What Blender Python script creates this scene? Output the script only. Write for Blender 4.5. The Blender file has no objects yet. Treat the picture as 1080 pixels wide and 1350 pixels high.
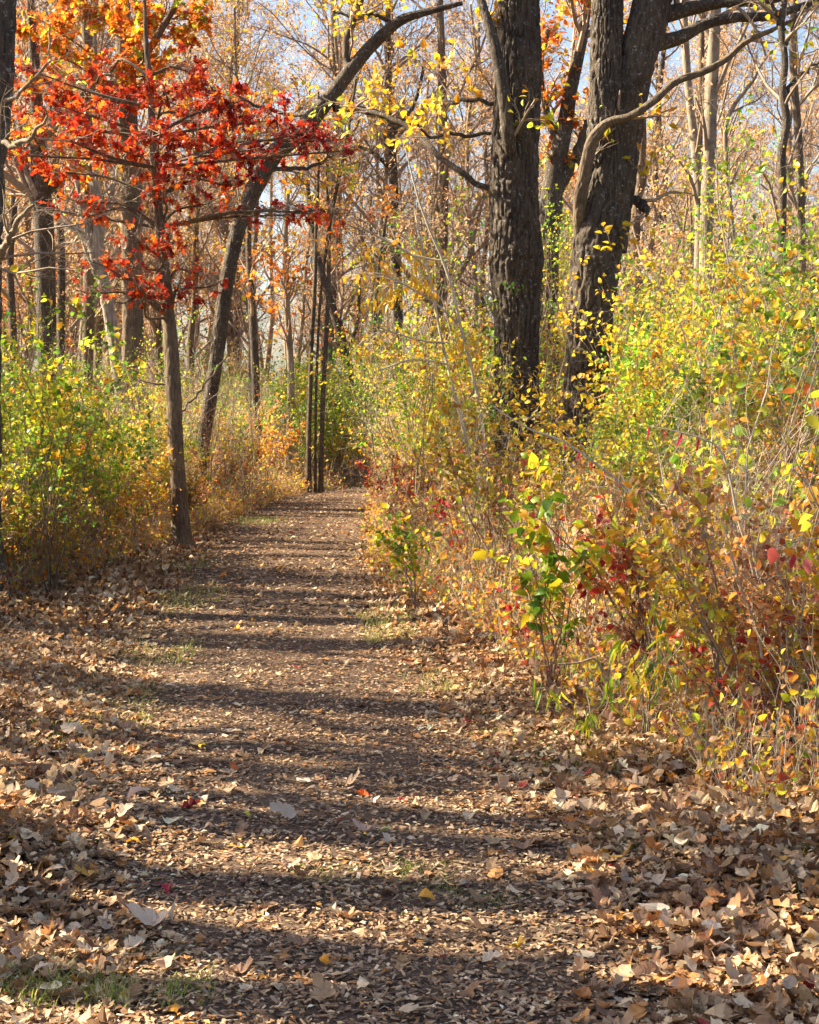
import bpy, math, random
import numpy as np
from mathutils import Matrix, Vector

# ---------------------------------------------------------------- camera, sky, sun, exposure
S = bpy.context.scene
COL = S.collection
F, PITCH, CAMH = 2000.0, math.atan(135 / 2000.0), 1.6
cam_d = bpy.data.cameras.new('camera'); cam = bpy.data.objects.new('camera', cam_d); COL.objects.link(cam)
cam_d.sensor_fit = 'VERTICAL'; cam_d.sensor_height = 36.0; cam_d.lens = F / 1350.0 * 36.0
cam_d.clip_start = 0.05; cam_d.clip_end = 2000
cam.location = (0, 0, CAMH); cam.rotation_euler = (math.pi / 2 - PITCH, 0, 0)
S.camera = cam
SUN_EL, SUN_AHEAD = math.radians(38), math.radians(13)      # sun to the left, a little ahead
sdir = Vector((-math.cos(SUN_AHEAD) * math.cos(SUN_EL), math.sin(SUN_AHEAD) * math.cos(SUN_EL), math.sin(SUN_EL)))
W = bpy.data.worlds.new('World'); S.world = W; W.use_nodes = True
wn = W.node_tree; bg = wn.nodes['Background']
sky = wn.nodes.new('ShaderNodeTexSky'); sky.sky_type = 'NISHITA'; sky.sun_disc = False
sky.sun_elevation = SUN_EL; sky.sun_rotation = math.atan2(sdir.x, sdir.y)
sky.air_density = 1.0; sky.dust_density = 2.6; sky.ozone_density = 0.6
wn.links.new(sky.outputs[0], bg.inputs[0]); bg.inputs[1].default_value = 0.060
sl = bpy.data.lights.new('sun', 'SUN'); sl.energy = 5.0; sl.angle = math.radians(0.5); sl.color = (1.0, 0.85, 0.59)
so = bpy.data.objects.new('sun', sl); COL.objects.link(so); so.rotation_euler = sdir.to_track_quat('Z', 'Y').to_euler()
S.view_settings.view_transform = 'Standard'; S.view_settings.look = 'None'
S.view_settings.gamma = 1.0; S.view_settings.exposure = 2.2; S.view_settings.use_curve_mapping = False
S.cycles.max_bounces = 6; S.cycles.diffuse_bounces = 3; S.cycles.glossy_bounces = 2; S.cycles.transmission_bounces = 4
S.cycles.caustics_reflective = False; S.cycles.caustics_refractive = False
S.cycles.use_adaptive_sampling = True; S.cycles.adaptive_threshold = 0.02

rng = np.random.default_rng(11); random.seed(11)
U = lambda a, b, n=None: rng.uniform(a, b, n)

# ---------------------------------------------------------------- terrain
def sstep(a, b, x):
    t = np.clip((x - a) / (b - a), 0, 1); return t * t * (3 - 2 * t)
_py = [-10, 0, 4, 5.2, 10.3, 15, 20, 26, 28.5, 31, 34, 37, 42, 60]
_px = [.1, .0, -.12, -.2, -.93, -1.28, -1.5, -1.58, -1.4, -.5, 1.3, 3.6, 8, 24]
def xc(y): return np.interp(y, _py, _px)
HALF = 0.95
_g = rng.random((64, 64))
def vnoise(x, y, per=64):
    x = np.asarray(x, float); y = np.asarray(y, float)
    xi = np.floor(x).astype(int); yi = np.floor(y).astype(int); fx = x - xi; fy = y - yi
    fx = fx * fx * (3 - 2 * fx); fy = fy * fy * (3 - 2 * fy)
    x0 = xi % per; x1 = (xi + 1) % per; y0 = yi % 64; y1 = (yi + 1) % 64
    return (_g[x0, y0] * (1 - fx) + _g[x1, y0] * fx) * (1 - fy) + (_g[x0, y1] * (1 - fx) + _g[x1, y1] * fx) * fy
def gz(x, y):
    x = np.asarray(x, float); y = np.asarray(y, float)
    dx = x - xc(y)
    r = 0.26 * sstep(0.9, 4.0, dx) + 0.10 * sstep(0.9, 3.0, -dx)
    r = r + 0.13 * np.exp(-((x + 1.45) ** 2 / .16 + (y - 5.25) ** 2 / .35))
    r = r + 0.07 * np.exp(-((x - 1.25) ** 2 / .3 + (y - 5.2) ** 2 / .3))
    amp = 0.018 + 0.05 * sstep(0.7, 1.6, np.abs(dx))
    return r + amp * (vnoise(x * 1.3 + 7, y * 1.3) - .5) + 0.4 * amp * (vnoise(x * 4.1, y * 4.1 + 3) - .5)

fw = np.array([0, math.cos(PITCH), -math.sin(PITCH)]); upv = np.array([0, math.sin(PITCH), math.cos(PITCH)])
def at(px, py, d):
    v = fw + np.array([1., 0, 0]) * (px - 540) / F + upv * (675 - py) / F
    v = v * (d / v[1]); return np.array([v[0], v[1], v[2] + CAMH])
def on_ground(px, py):
    v = fw + np.array([1., 0, 0]) * (px - 540) / F + upv * (675 - py) / F
    t = np.linspace(2, 60, 6000); p = v[None] * t[:, None]; p[:, 2] += CAMH
    k = np.argmax(p[:, 2] < gz(p[:, 0], p[:, 1])); return p[k]
def to_px(p):
    q = np.asarray(p, float) - np.array([0, 0, CAMH]); z = q @ fw
    return 540 + F * q[..., 0] / z, 675 - F * (q @ upv) / z

# ---------------------------------------------------------------- materials
def newmat(name):
    m = bpy.data.materials.new(name); m.use_nodes = True; nt = m.node_tree
    for n in list(nt.nodes): nt.nodes.remove(n)
    return m, nt, lambda t, **k: _node(nt, t, k)
def _node(nt, t, k):
    n = nt.nodes.new(t)
    for a, b in k.items(): setattr(n, a, b)
    return n
def ramp(N, nt, stops, fac):
    r = N('ShaderNodeValToRGB'); e = r.color_ramp.elements
    while len(e) < len(stops): e.new(.5)
    for q, (p, c) in zip(e, stops): q.position = p; q.color = (*c, 1)
    nt.links.new(fac, r.inputs[0]); return r.outputs[0]
def mapped(N, nt, scale):
    tc = N('ShaderNodeTexCoord'); mp = N('ShaderNodeMapping'); mp.inputs['Scale'].default_value = scale
    nt.links.new(tc.outputs['Object'], mp.inputs[0]); return mp.outputs[0]
def noise(N, nt, vec, sc, det=6, rough=.6):
    n = N('ShaderNodeTexNoise'); n.inputs['Scale'].default_value = sc; n.inputs['Detail'].default_value = det
    n.inputs['Roughness'].default_value = rough; nt.links.new(vec, n.inputs['Vector']); return n.outputs['Fac']
def leaf_mat(name, trans, rough=.5, spec=.35):
    m, nt, N = newmat(name); L = nt.links.new
    at_ = N('ShaderNodeAttribute', attribute_name='Col'); oi = N('ShaderNodeObjectInfo')
    mul = N('ShaderNodeMix', data_type='RGBA', blend_type='MULTIPLY'); mul.inputs[0].default_value = 1
    L(at_.outputs['Color'], mul.inputs[6]); L(oi.outputs['Color'], mul.inputs[7])
    geo = N('ShaderNodeTexCoord'); nz = noise(N, nt, geo.outputs['Object'], 45, 3)   # blotches on each leaf
    r = ramp(N, nt, [(.3, (.74, .70, .66)), (.6, (1.10, 1.06, 1.0))], nz)
    mu2 = N('ShaderNodeMix', data_type='RGBA', blend_type='MULTIPLY'); mu2.inputs[0].default_value = .8
    L(mul.outputs[2], mu2.inputs[6]); L(r, mu2.inputs[7])
    p = N('ShaderNodeBsdfPrincipled'); p.inputs['Roughness'].default_value = rough; p.inputs['Specular IOR Level'].default_value = spec
    t = N('ShaderNodeBsdfTranslucent'); mx = N('ShaderNodeMixShader'); mx.inputs[0].default_value = trans
    L(mu2.outputs[2], p.inputs['Base Color']); L(mu2.outputs[2], t.inputs[0])
    L(p.outputs[0], mx.inputs[1]); L(t.outputs[0], mx.inputs[2])
    o = N('ShaderNodeOutputMaterial'); L(mx.outputs[0], o.inputs[0]); return m
def bark_mat(name, c0, c1, lich, sc=(9, 9, 1.6), bump=.6, lichen=.62):
    m, nt, N = newmat(name); L = nt.links.new
    v = mapped(N, nt, sc); n1 = noise(N, nt, v, 3.0, 8, .65)
    v2 = mapped(N, nt, (1, 1, 1)); n2 = noise(N, nt, v2, 2.3, 6, .7); n3 = noise(N, nt, v2, 26, 5, .7)
    c = ramp(N, nt, [(.33, c0), (.66, c1)], n1)
    l = ramp(N, nt, [(lichen, (0, 0, 0)), (lichen + .07, (1, 1, 1))], n3)
    mx = N('ShaderNodeMix', data_type='RGBA'); L(l, mx.inputs[0]); L(c, mx.inputs[6]); mx.inputs[7].default_value = (*lich, 1)
    g = ramp(N, nt, [(.32, (.62, .60, .58)), (.5, (1, 1, 1)), (.62, (1.25, 1.22, 1.12)), (.72, (1.05, 1.25, .8))], n2)
    m2 = N('ShaderNodeMix', data_type='RGBA', blend_type='MULTIPLY'); m2.inputs[0].default_value = 1
    L(mx.outputs[2], m2.inputs[6]); L(g, m2.inputs[7])
    p = N('ShaderNodeBsdfPrincipled'); p.inputs['Roughness'].default_value = .85; p.inputs['Specular IOR Level'].default_value = .25
    L(m2.outputs[2], p.inputs['Base Color'])
    b = N('ShaderNodeBump'); b.inputs['Strength'].default_value = bump; b.inputs['Distance'].default_value = .03
    L(n1, b.inputs['Height']); L(b.outputs[0], p.inputs['Normal'])
    o = N('ShaderNodeOutputMaterial'); L(p.outputs[0], o.inputs[0]); return m
def ground_mat(name, stops, sc, bump):
    m, nt, N = newmat(name); L = nt.links.new
    v = mapped(N, nt, (1, 1, 1)); a = noise(N, nt, v, sc, 8, .7); b_ = noise(N, nt, v, 1.1, 4)
    c = ramp(N, nt, stops, a); g = ramp(N, nt, [(.35, (.75, .72, .7)), (.65, (1.15, 1.12, 1.05))], b_)
    m2 = N('ShaderNodeMix', data_type='RGBA', blend_type='MULTIPLY'); m2.inputs[0].default_value = 1
    L(c, m2.inputs[6]); L(g, m2.inputs[7])
    p = N('ShaderNodeBsdfPrincipled'); p.inputs['Roughness'].default_value = .95; p.inputs['Specular IOR Level'].default_value = .1
    L(m2.outputs[2], p.inputs['Base Color'])
    b = N('ShaderNodeBump'); b.inputs['Strength'].default_value = bump; b.inputs['Distance'].default_value = .02
    L(a, b.inputs['Height']); L(b.outputs[0], p.inputs['Normal'])
    o = N('ShaderNodeOutputMaterial'); L(p.outputs[0], o.inputs[0]); return m
LEAF = leaf_mat('living_leaf', .5, .42, .4)
DRY = leaf_mat('dry_leaf', .22, .6, .3)
OAKBARK = bark_mat('furrowed_oak_bark', (.036, .028, .022), (.115, .09, .072), (.28, .28, .28), (14, 14, 3), .9, .585)
BARK = bark_mat('grey_brown_bark', (.07, .052, .038), (.20, .15, .11), (.30, .28, .23), (16, 16, 3), .7, .66)
GREYBARK = bark_mat('smooth_grey_bark', (.16, .13, .10), (.30, .25, .20), (.42, .40, .36), (12, 12, 4), .35, .64)
PALEBARK = bark_mat('bleached_wood', (.14, .11, .09), (.42, .36, .31), (.6, .56, .52), (9, 9, 1.4), .7, .66)
TWIG = bark_mat('twig_bark', (.17, .125, .10), (.36, .28, .225), (.4, .36, .31), (30, 30, 8), .1, .7)
PALETWIG = bark_mat('pale_twig_bark', (.34, .29, .23), (.55, .48, .39), (.6, .55, .48), (30, 30, 8), .1, .7)
REDTWIG = bark_mat('reddish_twig_bark', (.15, .085, .065), (.28, .17, .13), (.35, .25, .2), (30, 30, 8), .1, .7)
SOIL = ground_mat('forest_soil', [(.3, (.055, .038, .025)), (.55, (.13, .09, .058)), (.75, (.22, .16, .10))], 22, .8)
TRAIL = ground_mat('trodden_wood_chips', [(.3, (.060, .038, .028)), (.5, (.125, .085, .065)), (.72, (.25, .18, .14))], 60, .9)

# ---------------------------------------------------------------- mesh builder
class MB:
    def __init__(s): s.v = []; s.q = []; s.t = []; s.c = []; s.n = 0
    def add(s, v, q=None, t=None, c=None):
        v = np.asarray(v, float).reshape(-1, 3)
        if q is not None and len(q): s.q.append(np.asarray(q).reshape(-1, 4) + s.n)
        if t is not None and len(t): s.t.append(np.asarray(t).reshape(-1, 3) + s.n)
        if c is None: c = (1, 1, 1)
        c = np.broadcast_to(np.asarray(c, float), (len(v), 3)); s.c.append(c)
        s.v.append(v); s.n += len(v); return s
    def mesh(s, name, mat, smooth=True, origin=None):
        v = np.concatenate(s.v); c = np.concatenate(s.c)
        if origin is not None: v = v - np.asarray(origin)
        q = np.concatenate(s.q) if s.q else np.zeros((0, 4), int); t = np.concatenate(s.t) if s.t else np.zeros((0, 3), int)
        me = bpy.data.meshes.new(name); me.vertices.add(len(v)); me.vertices.foreach_set('co', v.ravel())
        nl = q.size + t.size; me.loops.add(nl); me.loops.foreach_set('vertex_index', np.concatenate([q.ravel(), t.ravel()]).astype(np.int32))
        me.polygons.add(len(q) + len(t))
        ls = np.concatenate([np.arange(len(q)) * 4, q.size + np.arange(len(t)) * 3])
        me.polygons.foreach_set('loop_start', ls.astype(np.int32))
        me.polygons.foreach_set('use_smooth', np.full(len(q) + len(t), smooth))
        a = me.color_attributes.new('Col', 'FLOAT_COLOR', 'POINT')
        a.data.foreach_set('color', np.concatenate([c, np.ones((len(c), 1))], 1).ravel())
        me.update(calc_edges=True); me.materials.append(mat); return me
    def obj(s, name, mat, parent=None, smooth=True, loc=None):
        me = s.mesh(name, mat, smooth, loc); o = bpy.data.objects.new(name, me); COL.objects.link(o)
        if parent is not None: o.parent = parent
        elif loc is not None: o.location = loc
        return o
def tag(o, label=None, cat=None, group=None, kind=None):
    for k, v in (('label', label), ('category', cat), ('group', group), ('kind', kind)):
        if v: o[k] = v
    return o
def empty(name, loc, label, cat, group=None):
    o = bpy.data.objects.new(name, None); COL.objects.link(o); o.location = tuple(loc); o.empty_display_size = .2
    return tag(o, label, cat, group)
def copy_tree(o, parent=None):
    c = o.copy(); COL.objects.link(c)
    if parent is not None: c.parent = parent
    for ch in list(o.children): copy_tree(ch, c)
    return c
def nrm(v): return v / np.maximum(np.linalg.norm(v, axis=-1, keepdims=True), 1e-9)

def tubes(mb, P, R, sides=3, col=None):
    P = np.asarray(P, float); R = np.asarray(R, float); N, n, _ = P.shape
    T = nrm(np.gradient(P, axis=1)); ax = nrm(P[:, -1] - P[:, 0])
    ref = np.where(np.abs(ax[:, 2:3]) < .8, np.array([[0, 0, 1.]]), np.array([[1., 0, 0]]))
    u = nrm(np.cross(T, ref[:, None])); w = np.cross(T, u)
    a = np.arange(sides) * 2 * math.pi / sides
    V = P[:, :, None] + R[:, :, None, None] * (np.cos(a)[None, None, :, None] * u[:, :, None] + np.sin(a)[None, None, :, None] * w[:, :, None])
    base = (np.arange(N) * n * sides)[:, None, None] + (np.arange(n - 1) * sides)[None, :, None]
    k = np.arange(sides)[None, None]; k2 = (k + 1) % sides
    Q = np.stack([base + k, base + k2, base + k2 + sides, base + k + sides], -1)
    mb.add(V, q=Q, c=col)
def smooth_line(pts, rad, m):
    pts = np.asarray(pts, float); rad = np.asarray(rad, float); n = len(pts)
    s = np.concatenate([[0], np.cumsum(np.linalg.norm(np.diff(pts, axis=0), axis=1))])
    q = np.linspace(0, s[-1], m); out = np.zeros((m, 3))
    tg = np.gradient(pts, s, axis=0)
    i = np.clip(np.searchsorted(s, q, 'right') - 1, 0, n - 2); h = (s[i + 1] - s[i])[:, None]; t = ((q - s[i])[:, None] / h)
    out = (2*t**3-3*t**2+1)*pts[i] + (t**3-2*t**2+t)*h*tg[i] + (-2*t**3+3*t**2)*pts[i+1] + (t**3-t**2)*h*tg[i+1]
    return out, np.interp(q, s, rad)
def out(P, R, per, t0, t1, length, spread, up, n=4, rs=.55, wob=.12, rmin=.0015, fall=.5, sag=0.):
    """vectorised side branches"""
    N, m, _ = P.shape; k = np.repeat(np.arange(N), per); t = U(t0, t1, len(k)); f = t * (m - 1); i = np.minimum(f.astype(int), m - 2); f = (f - i)[:, None]
    p0 = P[k, i] * (1 - f) + P[k, i + 1] * f; r0 = R[k, i] * (1 - f[:, 0]) + R[k, i + 1] * f[:, 0]
    tg = nrm(P[k, i + 1] - P[k, i]); rv = nrm(rng.normal(size=(len(k), 3))); perp = nrm(rv - (rv * tg).sum(1, keepdims=True) * tg)
    sp = U(spread * .7, spread * 1.25, len(k))[:, None]
    d = nrm(tg * np.cos(sp) + perp * np.sin(sp) + np.array([0, 0, up]))
    L = length * U(.5, 1.25, len(k)) * (1 - fall * t); pts = [p0]
    for j in range(1, n):
        d = nrm(d + rng.normal(size=d.shape) * wob + np.array([0, 0, up * .35 - sag])); pts.append(pts[-1] + d * (L / (n - 1))[:, None])
    r1 = np.maximum(np.minimum(r0 * rs, L * .05), rmin); tp = np.linspace(1, .35, n)
    return np.stack(pts, 1), np.maximum(r1[:, None] * tp[None], rmin * .6)

# leaf templates: x along the leaf, y across, z up; length 1
def T_small():
    return np.array([[0, 0, 0], [.5, .3, .07], [1, 0, -.08], [.5, -.3, .07]]), None, np.array([[0, 1, 2], [0, 2, 3]])
def T_ovate(w=.34, curl=.12, fold=.09):
    x = [0, .12, .4, .72, 1]; h = [0, .6, 1, .6, 0]; v = []; q = []; t = []
    for xx in x: v.append([xx, 0, -curl * (xx - .4) ** 2 * 3])
    for s in (1, -1):
        for k in (1, 2, 3): v.append([x[k], s * w * h[k], fold * h[k] - curl * (x[k] - .4) ** 2 * 3])
    t = [[0, 1, 5], [5, 1, 6], [1, 2, 6], [6, 2, 7], [2, 3, 7], [7, 3, 4], [0, 8, 1], [8, 9, 1], [1, 9, 2], [9, 10, 2], [2, 10, 3], [10, 4, 3]]
    return np.array(v), None, np.array(t)
def T_lobed(lobes, depth=.5, w=.36, curl=.25, side=.1, seed=0, fine=False):
    """oak or maple like leaf: lobes each side of the midrib"""
    r = np.random.default_rng(seed); pat = [(depth, 0), (1.0, .05), (.92, .13)] if fine else [(depth, 0), (1.05, .08)]
    n = lobes * len(pat) + 1; xs = np.linspace(.08, 1, n); env = np.sin(np.clip(xs, 0, 1) ** .8 * math.pi * .9 + .14)
    mid = []; L = []; R_ = []
    for k, x in enumerate(xs):
        a, sh = pat[k % len(pat)]; prof = env[k] * w * a + .012
        if k == n - 1: prof, sh = .05, 0
        mid.append((x, 0)); L.append((x + sh * r.uniform(.5, 1.3), prof * r.uniform(.8, 1.15))); R_.append((x + sh * r.uniform(.5, 1.3), -prof * r.uniform(.8, 1.15)))
    ks = r.uniform(-1, 1, 3)
    def z(x, y): return curl * (x - .45) ** 2 * (1 + .4 * ks[0]) + side * (y / w) ** 2 * (.7 + .3 * ks[1]) + .035 * math.sin(8 * x + 6 * y * ks[0] + 3 * ks[1]) + .035 * math.sin(19 * x * ks[2] + 11 * y)
    v = [(-.14, 0, z(-.14, 0)), (0, .006, 0)]; v += [(x, y, z(x, y)) for x, y in mid + L + R_]; a = 2; b = 2 + n; c = 2 + 2 * n; t = [(0, 1, a), (1, b, a), (1, a, c)]
    for k in range(n - 1):
        t += [(a + k, b + k, b + k + 1), (a + k, b + k + 1, a + k + 1), (a + k, c + k + 1, c + k), (a + k, a + k + 1, c + k + 1)]
    return np.array(v, float), None, np.array(t)
def T_narrow(w=.07, curl=.5):
    x = np.linspace(0, 1, 5); h = [.3, 1, .9, .6, .05]; v = []; t = []
    for k in range(5):
        for s in (-1, 0, 1): v.append([x[k], s * w * h[k], -curl * x[k] ** 2 * .5 + abs(s) * .02])
    for k in range(4):
        for s in (0, 1): a = k * 3 + s; t += [[a, a + 1, a + 4], [a, a + 4, a + 3]]
    return np.array(v), None, np.array(t)
def put(mb, T, P, X, Z, size, col):
    """place template at points P with axis X, approx normal Z"""
    v, q, t = T; X = nrm(X); Y = nrm(np.cross(Z, X)); Zn = np.cross(X, Y); s = np.broadcast_to(size, (len(P),))
    V = P[:, None] + s[:, None, None] * (v[None, :, 0:1] * X[:, None] + v[None, :, 1:2] * Y[:, None] + v[None, :, 2:3] * Zn[:, None])
    off = (np.arange(len(P)) * len(v))[:, None, None]
    mb.add(V, t=(t[None] + off), c=np.repeat(col, len(v), 0))
def mat3(X, Z):
    X = X / np.linalg.norm(X); Y = np.cross(Z, X); Y /= np.linalg.norm(Y); Zn = np.cross(X, Y)
    return Matrix(((X[0], Y[0], Zn[0], 0), (X[1], Y[1], Zn[1], 0), (X[2], Y[2], Zn[2], 0), (0, 0, 0, 1)))
PAL = {
 'red': [((.46, .035, .014), 5), ((.58, .08, .015), 4), ((.26, .022, .014), 4), ((.66, .17, .02), 2), ((.36, .10, .04), 2)],
 'crim': [((.30, .022, .018), 4), ((.18, .015, .015), 3), ((.45, .035, .015), 2)], 'ored': [((.66, .12, .015), 3), ((.52, .05, .012), 3), ((.74, .24, .03), .7)],
 'rust': [((.60, .17, .02), 4), ((.72, .30, .03), 3), ((.40, .10, .02), 2), ((.60, .42, .04), 2)],
 'mix': [((.68, .20, .02), 5), ((.75, .36, .03), 3), ((.50, .50, .04), 1.6), ((.45, .10, .02), 3), ((.30, .40, .04), .8)],
 'tan': [((.64, .44, .28), 5), ((.52, .32, .18), 4), ((.68, .36, .13), 3), ((.74, .48, .10), 1.5)],
 'yel': [((.80, .52, .03), 5), ((.78, .36, .025), 4), ((.60, .55, .04), 3), ((.38, .46, .04), 1.5)],
 'yg': [((.12, .25, .03), 2.8), ((.25, .40, .03), 4), ((.44, .52, .03), 4.6), ((.70, .55, .03), 3.4), ((.76, .40, .03), 2), ((.45, .12, .04), .4)],
 'grn': [((.26, .44, .03), 4), ((.13, .28, .03), 3), ((.44, .56, .035), 4), ((.07, .16, .02), 1.5)],
 'org': [((.74, .36, .03), 5), ((.78, .52, .04), 5), ((.55, .20, .03), 3), ((.50, .50, .05), 2), ((.40, .10, .03), 1), ((.50, .32, .17), 3), ((.30, .15, .08), 2)],
 'brn': [((.40, .22, .10), 4), ((.52, .32, .16), 4), ((.60, .26, .06), 2.5), ((.30, .07, .04), 1.6), ((.50, .44, .06), 1.5)],
 'wine': [((.36, .03, .035), 2), ((.55, .07, .04), 2), ((.24, .03, .03), 1), ((.60, .28, .06), 3), ((.45, .40, .05), 2), ((.45, .25, .12), 3)],
 'litter': [((.50, .36, .22), 5), ((.36, .235, .14), 5), ((.70, .55, .38), 3), ((.25, .14, .075), 5), ((.50, .25, .09), 2.4), ((.20, .11, .07), 2), ((.66, .30, .04), .25), ((.28, .03, .03), .08)],
}
def cols(name, n, jit=.16):
    p = PAL[name]; w = np.array([b for _, b in p], float); c = np.array([a for a, _ in p])[rng.choice(len(p), n, p=w / w.sum())]
    return np.clip(c * np.exp(rng.normal(size=(n, 1)) * jit), 0, .85)
OAK = [T_lobed(3, .38, .38, .28, .10, s) for s in range(4)]; MAPLE = [T_lobed(2, .45, .5, .2, .1, s + 9) for s in range(2)]
OV, SM, NAR = T_ovate(), T_small(), T_narrow()
def leaf_spots(P, n, off=.02, tip=0.):
    N, m, _ = P.shape; k = rng.integers(0, N, n); t = U(tip, 1, n) * (m - 1); i = np.minimum(t.astype(int), m - 2); f = (t - i)[:, None]
    return P[k, i] * (1 - f) + P[k, i + 1] * f + rng.normal(size=(n, 3)) * off, nrm(P[k, i + 1] - P[k, i])
def foliate(mb, P, n, size, pal, T=SM, droop=.5, off=.02, tip=0., per=1):
    c0 = max(1, n // per); p, tg = leaf_spots(P, c0, off, tip); p = np.repeat(p, per, 0) + rng.normal(size=(c0 * per, 3)) * (.25 * size if per > 1 else 0); tg = np.repeat(tg, per, 0); n = len(p)
    X = nrm(tg * .5 + rng.normal(size=(n, 3)) * .7 + np.array([0, 0, -droop])); Z = rng.normal(size=(n, 3)) * .75 + np.array([0, 0, .8])
    f = .62 * (vnoise(p[:, 0] * 2.1 + 9, p[:, 1] * 2.1 + p[:, 2] * 1.3) + .25 * vnoise(p[:, 2] * 2.7, p[:, 0] * 1.9)) + .38 * U(0, 1, n); f = np.argsort(np.argsort(f)) / n
    w = np.array([b for _, b in PAL[pal]], float); w = np.cumsum(w / w.sum()); base = np.array([a for a, _ in PAL[pal]])
    c = np.clip(base[np.minimum(np.searchsorted(w, f), len(w) - 1)] * np.exp(rng.normal(size=(n, 1)) * .18), 0, .85); sz = size * U(.45, 1.4, n)
    Ts = T if isinstance(T, list) else [T]; pick = rng.integers(0, len(Ts), n)
    for k, tt in enumerate(Ts):
        m = pick == k
        if m.any(): put(mb, tt, p[m], X[m], Z[m], sz[m], c[m])

# ---------------------------------------------------------------- setting: ground and trail
def axis(parts):
    a = np.concatenate([np.arange(p, q, s) for p, q, s in parts]); return a
gx = axis([(-160, -40, 12), (-40, -12, 2), (-12, -4, .5), (-4, 4.5, .07), (4.5, 12, .5), (12, 40, 2), (40, 170, 12)])
gy = axis([(-40, 2, 2), (2, 14, .07), (14, 34, .25), (34, 60, 1.5), (60, 320, 12)])
XX, YY = np.meshgrid(gx, gy); V = np.stack([XX, YY, gz(XX, YY)], -1); nx, ny = len(gx), len(gy)
ii = (np.arange(ny - 1)[:, None] * nx + np.arange(nx - 1)[None]).ravel()
g = MB().add(V, q=np.stack([ii, ii + 1, ii + 1 + nx, ii + nx], 1)).obj('ground', SOIL); tag(g, 'brown forest floor under fallen leaves on both sides of the trail', kind='structure')
ys = np.concatenate([np.arange(1.0, 14, .08), np.arange(14, 45, .25)]); us = np.linspace(-1, 1, 41)
PY, PU = np.meshgrid(ys, us, indexing='ij'); hw = HALF + .12 * (vnoise(PY * 1.7, PU * 0 + 2) - .5)
PX = xc(PY) + PU * hw; PZ = gz(PX, PY) + .006 - .03 * sstep(.82, 1, np.abs(PU)) + .012 * (vnoise(PX * 9, PY * 9) - .5) * (np.abs(PU) < .8)
i2 = (np.arange(len(ys) - 1)[:, None] * 41 + np.arange(40)[None]).ravel()
p_ = MB().add(np.stack([PX, PY, PZ], -1), q=np.stack([i2, i2 + 1, i2 + 42, i2 + 41], 1)).obj('path', TRAIL)
tag(p_, 'woodchip trail running straight away between the shrubs', kind='structure')

def in_view(x, y, m=.35): return np.abs(x) < .27 * y + m
def scatter_ground(n, y0, y1, pw=1.0):
    """points spread evenly in the picture rather than on the ground (pw) but at real ground places"""
    u = U(0, 1, n); y = (y0 ** (1 - pw) + u * (y1 ** (1 - pw) - y0 ** (1 - pw))) ** (1 / (1 - pw)) if pw != 1 else y0 * (y1 / y0) ** u
    x = U(-1, 1, n) * (.285 * y + .5); return x, y
# wood chips
def chips(n, y0, y1, s):
    x, y = scatter_ground(n, y0, y1, .7); dx = np.abs(x - xc(y)); k = dx < HALF * 1.12 + rng.normal(size=n) * .08; x = x[k]; y = y[k]; n = len(x)
    z = gz(x, y) + U(.004, .016, n); a = U(0, 2 * math.pi, n); X = np.stack([np.cos(a), np.sin(a), rng.normal(size=n) * .22], 1); Z = nrm(rng.normal(size=(n, 3)) * .28 + [0, 0, 1])
    X = nrm(X - (X * Z).sum(1, keepdims=True) * Z); Y = np.cross(Z, X); L = s * U(.5, 1.6, n); Wd = L * U(.18, .45, n); th = L * U(.05, .16, n)
    b = np.array([[-1, -1, 1], [1, -.7, 1], [1, 1, 1], [-.8, 1, 1], [-1, -1, -1], [1, -.7, -1], [1, 1, -1], [-.8, 1, -1]]) * .5
    V = np.stack([x, y, z], 1)[:, None] + b[None, :, 0:1] * (L[:, None, None] * X[:, None]) + b[None, :, 1:2] * (Wd[:, None, None] * Y[:, None]) + b[None, :, 2:3] * (th[:, None, None] * Z[:, None])
    q = np.array([[0, 1, 2, 3], [4, 5, 1, 0], [5, 6, 2, 1], [6, 7, 3, 2], [7, 4, 0, 3]])
    base = np.array([[.40, .28, .185], [.25, .165, .11], [.12, .08, .055], [.60, .46, .33], [.31, .185, .11]])
    c = base[rng.choice(5, n, p=[.3, .24, .15, .17, .14])] * np.exp(rng.normal(size=(n, 1)) * .2)
    return V, (q[None] + (np.arange(n) * 8)[:, None, None]), np.repeat(c, 8, 0)
mb = MB()
for a in ((62000, 3.4, 12, .022), (26000, 12, 33, .045)):
    V, Q, C = chips(*a); mb.add(V, q=Q, c=C)
tag(mb.obj('wood_chips', DRY, smooth=False), 'shredded brown wood chips covering the trail', 'wood chips', kind='stuff')

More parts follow.
